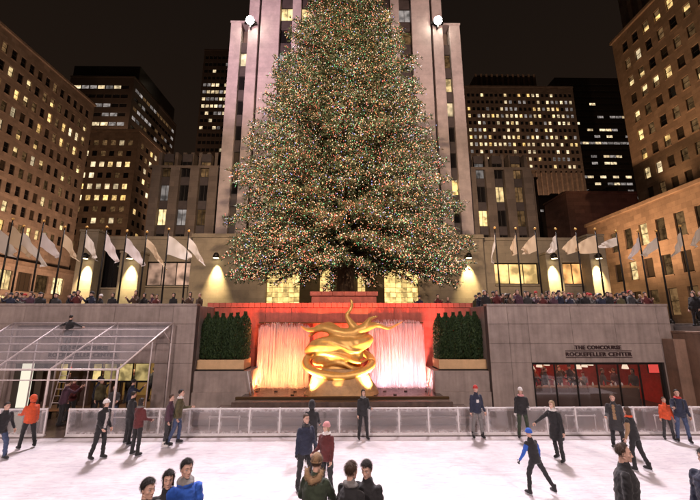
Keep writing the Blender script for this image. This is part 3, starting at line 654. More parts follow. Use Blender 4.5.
# rising curl and a leaf-like fold
ribbon([(357,331,-.3),(350,322,-.2),(347,315,-.1),(351,309,0),(352,303,0),(350,298.5,0)], [.34,.19,.13,.11,.10,.04], 0.9)
ribbon([(356,333,-.3),(364,326,-.3),(370,319,-.2),(378,316,-.1)], [.36,.30,.18,.05], 0.6)
me = evaluated(mass, 0.045, 6)
for v in me.vertices: v.co += 0.02*Vector((noise.noise(v.co*3), noise.noise(v.co*3+Vector((5,0,0))), noise.noise(v.co*3+Vector((0,7,0)))))
me.materials.clear(); me.materials.append(M['gold']); link('billowing_form', me, sc_root)

# ------------------------------------------------------------------ rink fence
FY = 15.16
def fence(px0, px1, label, n=None, skew=0):
    x0, x1 = ax(px0,437,FY), ax(px1,437,FY)
    f = empty('rink_fence', (x0, FY, 0), skew, label, 'fence'); L = x1-x0; n = n or max(1, round(L/1.17)); st = L/n
    MB().box(-0.03, L+0.03, -0.06, 0.08, 0.0, 0.07).build('kick_board', 'white_paint', f, bevel=0.01)
    post = MB().box(-0.026,0.026,-0.03,0.03,0.07,1.06).mesh('post', 'white_paint')
    rail = MB().box(0.026, st-0.026, -0.026, 0.026, 1.0, 1.05).mesh('top_rail', 'white_paint')
    low = MB().box(0.026, st-0.026, -0.024, 0.024, 0.071, 0.11).mesh('bottom_rail', 'white_paint')
    pane = MB().box(0, st-0.056, -0.006, 0.006, 0, 0.88).mesh('pane', 'frosted_glass')
    for i in range(n+1):
        link('post', post, f, (i*st, 0, 0))
        if i < n:
            link('top_rail', rail, f, (i*st, 0, 0)); link('bottom_rail', low, f, (i*st, 0, 0)); link('pane', pane, f, (i*st+0.028, 0, 0.114))
    return f
fence(-60, 24, 'short rink fence panel behind the skater in dark jacket at the picture edge')
fence(24, 42, 'single rink fence gate panel beside the skater in orange', 1, R(6))
fence(66, 725, 'long white framed glass rink fence in front of the fountain')
for i, px in enumerate((98, 131, 208, 566, 655)):       # half-height rails seen behind some panels
    x = ax(px,420,FY+0.5)
    r = empty('crowd_barrier', (x, FY+0.55, 0.03), 0, 'low white metal barrier standing behind the rink fence, %s from the tent gate' % ORD[i], 'barrier', 'barriers behind the fence')
    MB().tube((0,0,0.55),(1.3,0,0.55),0.025).build('rail', 'white_paint', r)
    for xx in (0.05, 1.25): MB().tube((xx,0,0),(xx,0,0.6),0.022).build('leg', 'white_paint', r)

# ------------------------------------------------------------------ steel tent frame
TB, TF = 18.7, 15.75
zb, zf = az(323, TB), az(369, TF)
tent = empty('tent_frame', (ax(118,369,TF), TF, 0.03), 0, 'open steel tent frame with sloping roof rafters over the rink entrance', 'tent frame')
def tr(p): return Vector(p) - tent.location
def pipe(name, a, b, r=0.035): MB().tube(tr(a), tr(b), r, n=8).build(name, 'steel_pipe', tent)
ends = []
for pb_, pf_ in ((173,118),(118,50),(63,-6),(14,-62)):
    B = Vector((ax(pb_,323,TB), TB, zb)); Fp = Vector((ax(pf_,369,TF), TF, zf)); ends.append((B, Fp))
    pipe('rafter', B, Fp, 0.045); pipe('back_post', (B.x, B.y, 0.03), B, 0.04); pipe('front_post', (Fp.x, Fp.y, 0.03), Fp, 0.045)
    q = B.lerp(Fp, 0.42); pipe('middle_post', (q.x, q.y, 0.03), q, 0.03); pipe('brace', (B.x, B.y, zb-1.0), B.lerp(Fp, 0.2), 0.025)
for k in range(7):
    t_ = k/6; a = ends[0][0].lerp(ends[0][1], t_); b = ends[-1][0].lerp(ends[-1][1], t_)
    pipe('purlin', a, b, 0.032 if 0 < k < 6 else 0.042)
for i in range(3):
    for k in range(6):
        c4 = [ends[i+da][0].lerp(ends[i+da][1], (k+dk)/6) + Vector((0,0,0.045)) for da, dk in ((1,1),(0,1),(0,0),(1,0))]
        q = MB(); q.add([tr(p) for p in c4] + [tr(p)+Vector((0,0,0.006)) for p in c4], [(3,2,1,0),(4,5,6,7),(0,1,5,4),(1,2,6,5),(2,3,7,6),(3,0,4,7)]); q.build('roof_panel', 'clear_sheet', tent)
a, b = ends[0][1], ends[-1][1]; pipe('front_rail', (a.x,a.y,a.z-0.42), (b.x,b.y,b.z-0.42), 0.025)

# ================================================================== BUILDINGS
_wc = {}
def win_mesh(w, h, kind, style, fm):
    key = (round(w,2), round(h,2), kind, style, fm)
    if key in _wc: return _wc[key]
    b = MB(); e = 0.06 if style == 'sash' else 0.05; mats = [fm, 'pane_dark', 'pane_dim', 'win_yellow', 'win_dim', 'win_white', 'win_pale']
    ix = {'dark':1,'dim':4,'yellow':3,'white':5,'pale':6,'halfup':3,'halflow':3,'dull':2}[kind]
    b.box(0,e,-0.04,0.06,0,h); b.box(w-e,w,-0.04,0.06,0,h); b.box(e,w-e,-0.04,0.06,0,e); b.box(e,w-e,-0.04,0.06,h-e,h)
    if style == 'sash':
        mid = h*0.52
        b.box(e,w-e,-0.03,0.05,mid-0.035,mid+0.035)
        lo, up = ix, ix
        if kind == 'halfup': lo = 4
        if kind == 'halflow': up = 4
        b.quad((e,0.02,e),(w-e,0.02,e),(w-e,0.02,mid-0.035),(e,0.02,mid-0.035), lo)
        b.quad((e,0.0,mid+0.035),(w-e,0.0,mid+0.035),(w-e,0.0,h-e),(e,0.0,h-e), up)
    elif style == 'grid':
        n = max(2, round(w/0.9))
        for k in range(1, n): b.box(w*k/n-0.025, w*k/n+0.025, -0.03, 0.05, e, h-e)
        b.quad((e,0.02,e),(w-e,0.02,e),(w-e,0.02,h-e),(e,0.02,h-e), ix)
    else:
        b.quad((e,0.02,e),(w-e,0.02,e),(w-e,0.02,h-e),(e,0.02,h-e), ix)
    me = b.mesh('window', mats); _wc[key] = me; return me

def facade(root, origin, rz, W, z0, z1, cols, rows, choose, wm, depth=0.28, style='sash', fm='frame_dark', sill=True, name='wall', keep=None):
    """one front of a building: a wall with real openings, a window object in each"""
    o3 = Vector(origin) - root.location
    us = sorted(set([0.0, W] + [c for p in cols for c in p])); vs = sorted(set([z0, z1] + [r for p in rows for r in p]))
    cs, rs_ = {a: b for a, b in cols}, {a: b for a, b in rows}
    mb = MB()
    for i in range(len(us)-1):
        for j in range(len(vs)-1):
            a, b, c, d = us[i], us[i+1], vs[j], vs[j+1]
            if a in cs and c in rs_ and (keep is None or keep(a, c)):
                mb.quad((a,0,c),(a,depth,c),(a,depth,d),(a,0,d)); mb.quad((b,depth,c),(b,0,c),(b,0,d),(b,depth,d))
                mb.quad((a,depth,c),(a,0,c),(b,0,c),(b,depth,c)); mb.quad((a,0,d),(a,depth,d),(b,depth,d),(b,0,d))
                if sill: mb.box(a-0.06, b+0.06, -0.09, 0.02, c-0.16, c-0.01)
            else: mb.quad((a,0,c),(b,0,c),(b,0,d),(a,0,d))
    wall = mb.build(name, wm, root, loc=o3, rz=rz)
    cr, sr = math.cos(rz), math.sin(rz)
    for ci, (a, b) in enumerate(cols):
        for ri, (c, d) in enumerate(rows):
            if keep is not None and not keep(a, c): continue
            me = win_mesh(b-a, d-c, choose(ci, ri), style, fm)
            y = depth-0.07; x = a
            link('window', me, root, o3 + Vector((cr*x - sr*y, sr*x + cr*y, c)), rz)
    return wall
def even(start, end, pitch, w):
    n = int((end-start)/pitch); off = start + ((end-start) - n*pitch)/2
    return [(off + k*pitch + (pitch-w)/2, off + k*pitch + (pitch+w)/2) for k in range(n)]
rg = random.Random(3)
def pick(**pr):
    ks, ws = zip(*pr.items()); return lambda c, r: rg.choices(ks, ws)[0]

# ------ stone office block on the tent side (street front runs away from the camera)
bl = empty('office_building', (-60, 48, PLAZA), 0, 'brown stone office block with rows of small windows behind the tent side flags', 'building')
LT = az(108, 77) ; zrow = 3.42
rows = [(LT-4.1-k*zrow, LT-4.1-k*zrow+1.95) for k in range(10)]; rows = rows[::-1]
cols = even(0.6, 46.4, 1.85, 0.98)
litset = {}
def ch_left(c, r):
    k = len(rows)-1-r                       # from the top
    band = {0:0.0, 1:0.25, 2:0.6, 3:0.35, 4:0.35, 5:0.45, 6:0.2, 7:0.2, 8:0.2, 9:0.15}[k]
    u = rg.random()
    if u < band: return rg.choice(['yellow','yellow','halfup','halflow','white'])
    if u < band + 0.18: return 'dim'
    return rg.choice(['dark','dark','dull'])
facade(bl, (-60, 30.6, 0), R(90), 46.6, 15.2, LT, cols, rows, ch_left, 'limestone_brown')
ck = MB(); ck.box(-22,-0.34,30.6-48,77.2-48,0,LT-PLAZA-0.3); ck.build('core', 'dark_stone', bl)
MB().box(-0.6,0.35,30.6-48,77.4-48,LT-PLAZA,LT-PLAZA+0.5).build('roof_cornice', 'limestone_brown', bl, bevel=0.05)
MB().box(-22,-0.34,77.2-48,77.5-48,0,LT-PLAZA).build('end_wall', 'limestone_brown', bl)
# street floor: deep ledge over warm shop fronts
MB().box(-0.3,1.5,30.6-48,77.9-48,10.2,10.95).build('ledge', 'mid_stone', bl, bevel=0.05)
colsb = even(0.6, 46.4, 3.9, 2.9)
facade(bl, (-58.9, 30.6, 0), R(90), 47.0, PLAZA, PLAZA+10.2, colsb, [(PLAZA+0.8,PLAZA+4.6),(PLAZA+5.6,PLAZA+9.0)], pick(dim=5,dull=4,halflow=1,yellow=.5), 'limestone_brown', style='grid', depth=0.4, name='shop_wall')
# ------ stone office block on the restaurant side: low base and set back upper floors
br_ = empty('office_building', (50, 45, PLAZA), 0, 'brown stone office block with set back upper floors above the restaurant side flags', 'building')
RT_ = az(42, 57)
rows = [(RT_-3.6-k*3.45, RT_-3.6-k*3.45+1.9) for k in range(11)][::-1]
cols = even(0.6, 35.4, 2.2, 1.1)
spots = {}
def ch_right(c, r):
    u = rg.random()
    if u < 0.32: return rg.choice(['yellow','yellow','halfup','halflow','white'])
    if u < 0.62: return 'dim'
    return rg.choice(['dark','dull'])
facade(br_, (50, 57, 0), R(-90), 36, 20.0, RT_, cols, rows, ch_right, 'limestone_right')
MB().box(0.34,25,21-45,57-45,0,RT_-PLAZA-0.3).build('core', 'dark_stone', br_)
MB().box(-0.3,0.5,21-45,57.3-45,RT_-PLAZA,RT_-PLAZA+0.55).build('roof_cornice', 'limestone_right', br_, bevel=0.05)
MB().box(0.34,25,57.01-45,57.3-45,0,RT_-PLAZA).build('end_wall', 'limestone_right', br_)
RB = 21.3
rows = [(PLAZA+1.0,PLAZA+4.6),(PLAZA+6.4,PLAZA+9.2),(PLAZA+11.2,PLAZA+14.4)]
facade(br_, (44, 62, 0), R(-90), 41, PLAZA, RB, even(0.4,40.6,2.9,1.45), rows, lambda c, r: rg.choice(['dim','dim','yellow','dull']) if r < 2 else rg.choices(['dim','dull','halfup','yellow'],[4,3,2,1])[0], 'limestone_right', depth=0.35, name='base_wall')
MB().box(-5.6,-0.2,21-45,62-45,0.0,RB-PLAZA-0.15).build('base_core', 'dark_stone', br_)
MB().box(-6.3,-0.1,21-45,62.3-45,RB-PLAZA,RB-PLAZA+0.6).build('base_cornice', 'limestone_right', br_, bevel=0.06)
MB().box(-5.6,-0.1,62.0-45,62.3-45,0,RB-PLAZA-0.01).build('base_end_wall', 'limestone_right', br_)
# darker tower part rising behind the parapet
MB().box(4,25,22-45,58.5-45,RT_-PLAZA+0.56,RT_-PLAZA+26).build('upper_tower', 'dark_stone', br_)
for k in range(16): MB().box(3.6,4.0,24-45+k*2.1,24.8-45+k*2.1,RT_-PLAZA+0.56,RT_-PLAZA+26).build('pier', 'mid_stone', br_)

# ------ the slab tower behind the tree
TY = 45.0
tw = empty('slab_tower', (0, TY, PLAZA), 0, 'tall limestone slab tower with pink lit piers behind the tree', 'building')
TOP = 78.0; SHT = az(22, TY)
MB().box(-14.4,14.4,1.2,26,8.0,TOP-PLAZA).build('core', 'dark_stone', tw); MB().box(-17.0,17.0,1.6,24,8.0,SHT-PLAZA-0.4).build('shoulder_core', 'dark_stone', tw)
def pier(x0, x1, y0, top, m='limestone_tower'): MB().box(x0, x1, y0, y0+1.5, 8.0, top-PLAZA).build('pier', m, tw, bevel=0.05)
strips = []
for s in (-1, 1):
    def pp(a, b, y, t): pier(min(s*a,s*b), max(s*a,s*b), y, t)
    pp(15.5,17.1,0.35,SHT); pp(12.95,14.45,0.15,TOP); pp(9.8,12.6,0.0,TOP); pp(6.7,8.0,0.2,TOP); pp(3.7,5.0,0.2,TOP); pp(0.8,2.0,0.2,TOP)
    for a, b, t in ((14.45,15.5,SHT-1.5),(8.0,9.8,TOP),(5.0,6.7,TOP),(2.0,3.7,TOP)): strips.append((min(s*a,s*b), max(s*a,s*b), t))
    MB().box(min(s*12.6,s*12.95), max(s*12.6,s*12.95), 0.9, 1.3, 8.0, TOP-PLAZA).build('recess_wall', 'spandrel', tw)
    MB().box(min(s*14.3,s*17.2), max(s*14.3,s*17.2), 0.3, 3, SHT-PLAZA, SHT-PLAZA+0.35).build('shoulder_cap', 'limestone_tower', tw, bevel=0.05)
strips.append((-0.8, 0.8, TOP))
FH = 3.95
for a, b, t in strips:
    k = 0; z = PLAZA + 9.2
    sp_m = MB().box(0.0, b-a, 0, 0.12, 0, FH-2.25).mesh('spandrel', 'spandrel')
    while z + FH < t:
        kd = rg.choices(['dark','dim','pale','yellow','white','dull'], [38,14,16,14,8,10])[0]
        link('window', win_mesh(b-a, 2.2, kd, 'grid' if b-a > 1.3 else 'plain', 'frame_dark'), tw, (a, 0.95, z-PLAZA))
        link('spandrel', sp_m, tw, (a, 0.82, z+2.22-PLAZA)); z += FH
# lower wings with stone piers at each side
for s, side in ((-1, 'tent'), (1, 'restaurant')):
    wg = empty('wing_building', (s*22, 46.5, PLAZA), 0, 'low dark wing with pale stone piers beside the tower on the %s side' % side, 'building')
    topz = az(168, 46.5) - PLAZA
    MB().box(-5.2,5.0,1.0,20,0,topz-0.3).build('core', 'dark_stone', wg)
    for x0 in (-4.9,-2.3,0.4,3.0):
        MB().box(x0, x0+1.25, 0, 1.0, 8, topz).build('pier', 'wing_stone', wg, bevel=0.03)
    for k in range(4):
        for x0 in (-3.65,-1.05,1.65):
            link('window', win_mesh(1.35, 2.3, rg.choices(['dark','dim','pale','yellow'],[6,2,1,1])[0], 'grid', 'frame_dark'), wg, (x0, 0.6, 9.5+k*3.5))
            link('spandrel', MB().box(0,1.35,0,0.1,0,1.16).mesh('spandrel','spandrel'), wg, (x0, 0.55, 11.82+k*3.5))
    MB().box(-5.5,5.3,0.3,20,topz,topz+0.4).build('roof_edge', 'dark_stone', wg)
    for k in range(9): MB().box(-5.0+k*1.15,-4.55+k*1.15,1.6,12,topz+0.4,topz+3.0).build('roof_fin', 'dark_stone', wg)

# ------ entrance base in front of the tower, with side wings and light pylons
BY = 40.0
bb = empty('entrance_building', (0, BY, PLAZA), 0, 'low limestone entrance front with glowing glass block windows behind the tree', 'building')
bx0, bx1, bt = ax(190,270,BY), ax(485,270,BY), az(238,BY)
ow = [(ax(266,285,BY),ax(300,285,BY)), (ax(319,285,BY),ax(331,285,BY)), (ax(357,285,BY),ax(366,285,BY)), (ax(384,285,BY),ax(419,285,BY))]
zt, zo = az(268,BY), PLAZA+1.2
us = [bx0]+[q for p in ow for q in p]+[bx1]
mb = MB()
for k in range(len(us)-1):
    a, b = us[k], us[k+1]
    if k % 2 == 0: mb.quad((a,0,0),(b,0,0),(b,0,bt-PLAZA),(a,0,bt-PLAZA))
    else:
        mb.quad((a,0,0),(b,0,0),(b,0,zo-PLAZA),(a,0,zo-PLAZA)); mb.quad((a,0,zt-PLAZA),(b,0,zt-PLAZA),(b,0,bt-PLAZA),(a,0,bt-PLAZA))
        for x in (a, b): mb.quad((x,0,zo-PLAZA),(x,0.6,zo-PLAZA),(x,0.6,zt-PLAZA),(x,0,zt-PLAZA))
        mb.quad((a,0,zt-PLAZA),(a,0.6,zt-PLAZA),(b,0.6,zt-PLAZA),(b,0,zt-PLAZA)); mb.quad((a,0,zo-PLAZA),(b,0,zo-PLAZA),(b,0.6,zo-PLAZA),(a,0.6,zo-PLAZA))
mb.box(bx0-0.1,bx1+0.1,-0.12,0.3,bt-PLAZA,bt-PLAZA+0.45); mb.box(bx0,bx1,0.7,4.8,0,bt-PLAZA-0.1)
mb.build('wall', 'limestone_base', bb)
for a, b in ow:
    f = MB(); f.box(a,a+0.07,0.2,0.35,zo-PLAZA,zt-PLAZA); f.box(b-0.07,b,0.2,0.35,zo-PLAZA,zt-PLAZA); f.box(a+.07,b-.07,0.2,0.35,zo-PLAZA,zo-PLAZA+0.07); f.box(a+.07,b-.07,0.2,0.35,zt-PLAZA-0.07,zt-PLAZA)
    fo = f.build('window_frame', 'metal_bronze', bb)
    nx, nz_ = max(2, round((b-a-0.14)/0.62)), 9
    bwid, bhei = (b-a-0.14)/nx, (zt-zo-0.14)/nz_
    pm_ = MB().box(0.02,bwid-0.02,0,0.1,0.02,bhei-0.02).mesh('glass_block','glass_block')
    for i in range(nx):
        for j in range(nz_): link('glass_block', pm_, bb, (a+0.07+i*bwid, 0.26, zo-PLAZA+0.07+j*bhei))
    MB().box(a+.07,b-.07,0.37,0.40,zo-PLAZA+.07,zt-PLAZA-.07).build('mortar_backing', 'metal_bronze', bb)
    for k in range(2): lamp('entrance_light', 'POINT', ((a+b)/2, BY-0.5, zo+1.5+2.5*k), 25*(b-a)/3.8, (1.0,0.72,0.3), None, 0.4, parent=bb)
for s, side, px0, px1, shop in ((-1,'tent',76,190,('shop_pink','pane_dark')), (1,'restaurant',485,606,('shop_yellow','shop_orange'))):
    X0, X1 = ax(px0,275,BY+1), ax(px1,275,BY+1); zt2 = az(240,BY+1)-PLAZA; cxw = (X0+X1)/2
    sw_ = empty('shop_wing', (cxw, BY+1, PLAZA), 0, 'low stone shop wing with a lit display window on the %s side of the tree' % side, 'building')
    wins = ((145,190,262,286,0),(99,121,250,288,1)) if s < 0 else ((495,540,262.5,284,0),(562,586,262,284,1))
    ws = sorted([(ax(a,275,BY+1)-cxw, ax(b,275,BY+1)-cxw, az(d,BY+1)-PLAZA, az(c,BY+1)-PLAZA, shop[k]) for a,b,c,d,k in wins])
    mb = MB(); u = [X0-cxw]; cells = []
    for w_ in ws: cells.append((u[-1], w_[0], None)); cells.append((w_[0], w_[1], w_)); u.append(w_[1])
    cells.append((u[-1], X1-cxw, None))
    for a, b, w_ in cells:
        if w_ is None: mb.quad((a,0,0),(b,0,0),(b,0,zt2),(a,0,zt2))
        else:
            mb.quad((a,0,0),(b,0,0),(b,0,w_[2]),(a,0,w_[2])); mb.quad((a,0,w_[3]),(b,0,w_[3]),(b,0,zt2),(a,0,zt2))
            for x in (a, b): mb.quad((x,0,w_[2]),(x,0.5,w_[2]),(x,0.5,w_[3]),(x,0,w_[3]))
            mb.quad((a,0,w_[3]),(b,0,w_[3]),(b,0.5,w_[3]),(a,0.5,w_[3])); mb.quad((a,0,w_[2]),(b,0,w_[2]),(b,0.5,w_[2]),(a,0.5,w_[2]))
    mb.box(X0-cxw,X1-cxw,0.7,5,0,zt2-0.1); mb.box(X0-cxw,X1-cxw,-0.1,0.2,zt2,zt2+0.35)
    mb.build('wall', 'limestone_base', sw_)
    for a, b, c, d, m_n in ws:
        wf = MB().box(a,b,0.30,0.42,c,c+0.12).box(a,b,0.30,0.42,d-0.12,d).box(a,a+0.1,0.301,0.419,c+.12,d-.12).box(b-0.1,b,0.301,0.419,c+.12,d-.12).build('window', 'metal_dark', sw_)
        n = 3 if b-a > 3.5 else 2
        for k in range(n):
            p0, p1 = a+0.1+(b-a-0.2)*k/n, a+0.1+(b-a-0.2)*(k+1)/n
            MB().box(p0+0.03,p1-0.03,0.40,0.43,c+0.12,d-0.12).build('pane', m_n, wf)
            if k: MB().box(p0-0.03,p0+0.03,0.28,0.43,c+0.12,d-0.12).build('mullion', 'metal_dark', wf)
        MB().box(a-0.1,b+0.1,-0.18,0.3,c-0.2,c-0.001).build('sill', 'limestone_base', sw_)
# light pylons with sconces
def sconce(px, py, Y, label, power=900, col_=(1.0,0.74,0.36)):
    p = at(px, py, Y); s = empty('wall_sconce', (p.x, Y-0.05, p.z), 0, label, 'lamp', 'wall sconces')
    MB().box(-0.12,0.12,-0.5,0.0,0.12,0.22).build('bracket', 'metal_dark', s); MB().lathe((0,-0.55,-0.22),[(0.34,0),(0.32,0.3),(0.24,0.52),(0.1,0.62)],14).build('housing', 'metal_dark', s)
    MB().lathe((0,-0.55,-0.25),[(0.02,0),(0.30,0.0),(0.30,0.026),(0.02,0.028)],14).build('lens', 'sconce_lens', s)
    lamp('sconce_lamp', 'SPOT', (p.x, Y-0.52, p.z-0.34), power*3.2, col_, (p.x, Y+0.02, p.z-3.4), 0.12, 54, 1.0, s)
for k, (px, w_, top_px, lb) in enumerate(((89,18,233,'tall stone light pylon beside the brown office block'),(133,20,254,'stone light pylon next to the pink lit shop window'),(551,16,254,'stone light pylon between the two orange shop windows'),(595,17,236,'tall stone light pylon at the end of the orange shop windows'))):
    c_ = at(px, 275, BY+0.2); w2 = w_*BY/352/2; h_ = az(top_px, BY-0.4)-PLAZA
    y_ = empty('light_pylon', (c_.x, BY+0.2, PLAZA), 0, lb, 'pylon')
    MB().box(-w2,w2,-0.9,0.75,0.6,h_).build('shaft', 'limestone_base', y_, bevel=0.04); MB().box(-w2-.12,w2+.12,-1.02,0.8,0,0.6).build('base', 'limestone_base', y_, bevel=0.03); MB().box(-w2-.08,w2+.08,-0.98,0.8,h_,h_+0.25).build('cap', 'limestone_base', y_, bevel=0.03)
    sconce(px, 257.5, BY-0.7, 'wall sconce on the ' + lb, 3200, (1.0,0.80,0.42))
sconce(218, 257, BY, 'wall sconce shining down the entrance front on the tent side of the tree', 3000)
sconce(467, 257, BY, 'wall sconce shining down the entrance front on the restaurant side of the tree', 3000)

# ------ far buildings
def tower(label, x0, x1, y0, depth, top, wm, pitch, w, floor, h, choose, side=None, nmax_top=None, base=PLAZA, style='plain', zmin=None, dep=0.2):
    t = empty('far_tower', ((x0+x1)/2, y0, base), 0, label, 'building')
    W = x1-x0; zm = zmin if zmin is not None else base+4
    n = int((top-2.0-zm)/floor); rows = [(top-2.0-(k+1)*floor+ (floor-h)/2, top-2.0-(k+1)*floor+(floor+h)/2) for k in range(n)][::-1]
    facade(t, (x0, y0, 0), 0, W, base, top, even(0.4, W-0.4, pitch, w), rows, lambda c, r: choose(c, len(rows)-1-r), wm, depth=dep, style=style, sill=False)
    cm_ = t.location
    MB().box(x0-cm_.x+0.05, x1-cm_.x-(0.25 if side else 0.05), 0.25, depth, 0, top-base-0.2).build('core', wm, t)
    if side:
        ch2, sp = side
        sx = x1 if cm_.x < 0 else x0
        rz = R(90) if cm_.x < 0 else R(-90); oy = y0 if cm_.x < 0 else y0+depth
        facade(t, (sx, oy, 0), rz, depth, base, top, even(0.4, depth-0.4, sp[0], sp[1]), rows, lambda c, r: ch2(c, len(rows)-1-r), wm, depth=dep, style=style, sill=False, name='side_wall')
    MB().box(x0-cm_.x-0.15, x1-cm_.x+0.15, -0.15, depth, top-base, top-base+0.7).build('roof_edge', wm, t)
    return t
mat('tower_dark', (0.07, 0.052, 0.04), 0.5, var=0.2, scale=0.3)
mat('tower_glass', (0.02, 0.016, 0.013), 0.25)
# dark tower with strip windows on the tent side
def chA(c, r):
    pr = {0:0.95, 1:0.05, 2:0.6, 3:0.55, 4:0.35, 5:0.15, 6:0.4, 7:0.6, 8:0.5}.get(r, 0.15)
    if rg.random() < pr: return rg.choice(['pale','pale','white'])
    return 'dark'
ta = tower('dark office tower with lines of pale light wrapping its corner, behind the brown block', ax(70,82,120), -80, 120, 34, az(80,120), 'tower_dark', 3.0, 2.7, 3.8, 1.5, chA,
      side=(lambda c, r: (rg.choice(['pale','dim','pale']) if rg.random() < {0:1.0,1:0.1,2:0.6,3:0.15,4:0.6,5:0.2,6:0.55,7:0.5,8:0.3,9:.4}.get(r,0.2) else 'dark'), (2.6, 2.35)), zmin=60)
tp_ = ta.location; MB().box(-13,12.4,2,30,az(80,120)-PLAZA+0.71,az(65,120)-PLAZA).build('plant_room', 'tower_glass', ta)
# stone block below it
tower('lower stone block with square yellow windows in front of the dark tower', ax(70,150,100), ax(137,150,100), 100, 26, az(133,100), 'mid_stone', 2.55, 1.5, 3.5, 1.7,
      lambda c, r: (rg.choice(['yellow','yellow','white']) if rg.random() < {2:0.65,3:0.2,4:0.85,5:0.85,6:0.05,7:0.35,8:0.1}.get(r,0.08) else rg.choice(['dark','dim'])),
      side=(lambda c, r: (rg.choice(['yellow','dim','white']) if rg.random() < 0.38 else 'dark'), (2.6, 1.5)), zmin=14)
# slim tower beside the slab
tower('slim dark tower with white lit rows just beside the slab tower', ax(199,110,150), ax(236,110,150), 150, 20, az(52,150), 'tower_dark', 2.0, 1.6, 3.7, 1.7,
      lambda c, r: (rg.choice(['white','white','pale']) if rg.random() < {1:.3,4:.75,5:.95,6:.9,7:.95,8:.2,10:.7,11:.1,16:.4,17:.7,18:.35,20:.5,21:.3,22:.6,23:.6,24:.6}.get(r,0.04) else 'dark'), zmin=40)
# broad block with many small lit windows
def chD(c, r):
    pr = {0:.45,1:.45,2:.6,3:.85,4:.45,5:.55,6:.5,7:.7,8:.4,9:.45,10:.5,11:.9}.get(r, .08)
    return rg.choice(['white','white','yellow','pale']) if rg.random() < pr else 'dark'
dd = tower('broad dark stone block with many small lit windows on the restaurant side of the tower', ax(466,120,130), ax(577,120,130), 130, 30, az(86,130), 'dark_stone', 1.92, 1.15, 3.15, 1.55, chD, zmin=60)
MB().box(-17,9,2,26,az(86,130)-PLAZA+0.71,az(71,130)-PLAZA).build('roof_block', 'dark_stone', dd)
for k in range(12): MB().box(-17+k*2.25,-16.2+k*2.25,1.6,2.0,az(86,130)-PLAZA+0.71,az(70,130)-PLAZA).build('roof_pier', 'mid_stone', dd)
for k in range(22): MB().box(-21+k*2.0,-20.5+k*2.0,-0.5,-0.02,5,az(172,130)-PLAZA).build('pier', 'mid_stone', dd)
# glass tower with lit bands
tower('black glass tower with long white lit bands behind the restaurant side block', ax(560,120,175), ax(648,120,175), 175, 30, az(77,175), 'tower_glass', 3.4, 3.3, 3.9, 1.5,
      lambda c, r: (rg.choice(['white','pale','pale']) if rg.random() < {5:.5,6:.1,7:.25,8:.6,9:.7,10:.15,11:.5,12:.2,14:.55,15:.3,16:.55,17:.7,18:.6,19:.7,20:.65,21:.5}.get(r,0.04) else 'dark'), zmin=55)
# low dark blocks and the blank reddish wall between tower and right block
for px0, px1, py, Y, m_n, lb in ((497,540,178,80,'tower_dark','low black roofed block in front of the broad lit block'),(536,585,196,84,'tower_dark','low black block with a few small lamps under the broad lit block'),(568,640,192,68,'blank_wall','windowless reddish brown wall block beside the restaurant side office block'),(505,520,186,70,'mid_stone','narrow brown chimney shaft above the orange shop windows')):
    x0, x1, tz = ax(px0,210,Y), ax(px1,210,Y), az(py,Y)
    b_ = empty('low_block', ((x0+x1)/2, Y, PLAZA), 0, lb, 'building'); hw = (x1-x0)/2
    MB().box(-hw,hw,0,8,0,tz-PLAZA).build('wall', m_n, b_, bevel=0.05); MB().box(-hw-.2,hw+.2,-0.2,8.2,tz-PLAZA,tz-PLAZA+0.4).build('roof_edge', m_n, b_)
    for k in range(3): MB().box(-hw*0.6+k*hw*0.5,-hw*0.6+k*hw*0.5+hw*0.3,2,5,tz-PLAZA+0.4,tz-PLAZA+1.2+k*0.5).build('roof_vent', 'tower_dark', b_)
    if 'lamps' in lb:
        for k in range(6): link('window', win_mesh(0.9, 0.7, 'white' if k % 2 else 'pale', 'plain', 'frame_dark'), b_, (-hw+1.0+k*1.6, -0.08, tz-PLAZA-4.0-(k%2)*1.6))

# ================================================================== LAMPS
# two flood lights on the tower's shoulders aimed at the rink
for s, px in ((-1, 250), (1, 438)):
    fx = at(px, 21, TY-0.6); f = empty('flood_light', tuple(fx), 0, 'blazing flood light on the tower shoulder on the %s side' % ('tent' if s < 0 else 'restaurant'), 'lamp', 'flood lights')
    MB().box(-0.08,0.08,0.2,0.9,-0.9,0.1).box(-0.9,0.9,0.3,0.5,-0.15,0.15).build('bracket', 'metal_dark', f)
    hd = MB().lathe((0,0,0),[(0.28,-0.5),(0.52,-0.25),(0.62,0.0),(0.60,0.02)],20).build('head', 'metal_dark', f, loc=(0,0.0,0.1)); hd.rotation_euler = (R(112),0,0)
    MB().lathe((0,0,0.025),[(0.59,0),(0.52,0.12),(0.34,0.22),(0.05,0.26)],20).build('lens', 'flood_lens', hd)
    lamp('flood_lamp', 'SPOT', (fx.x, TY-5.0, fx.z-1.0), 135000, (1.0,0.87,0.92), (s*3, 10.5, 0), 3.5, 46, 0.5, f)
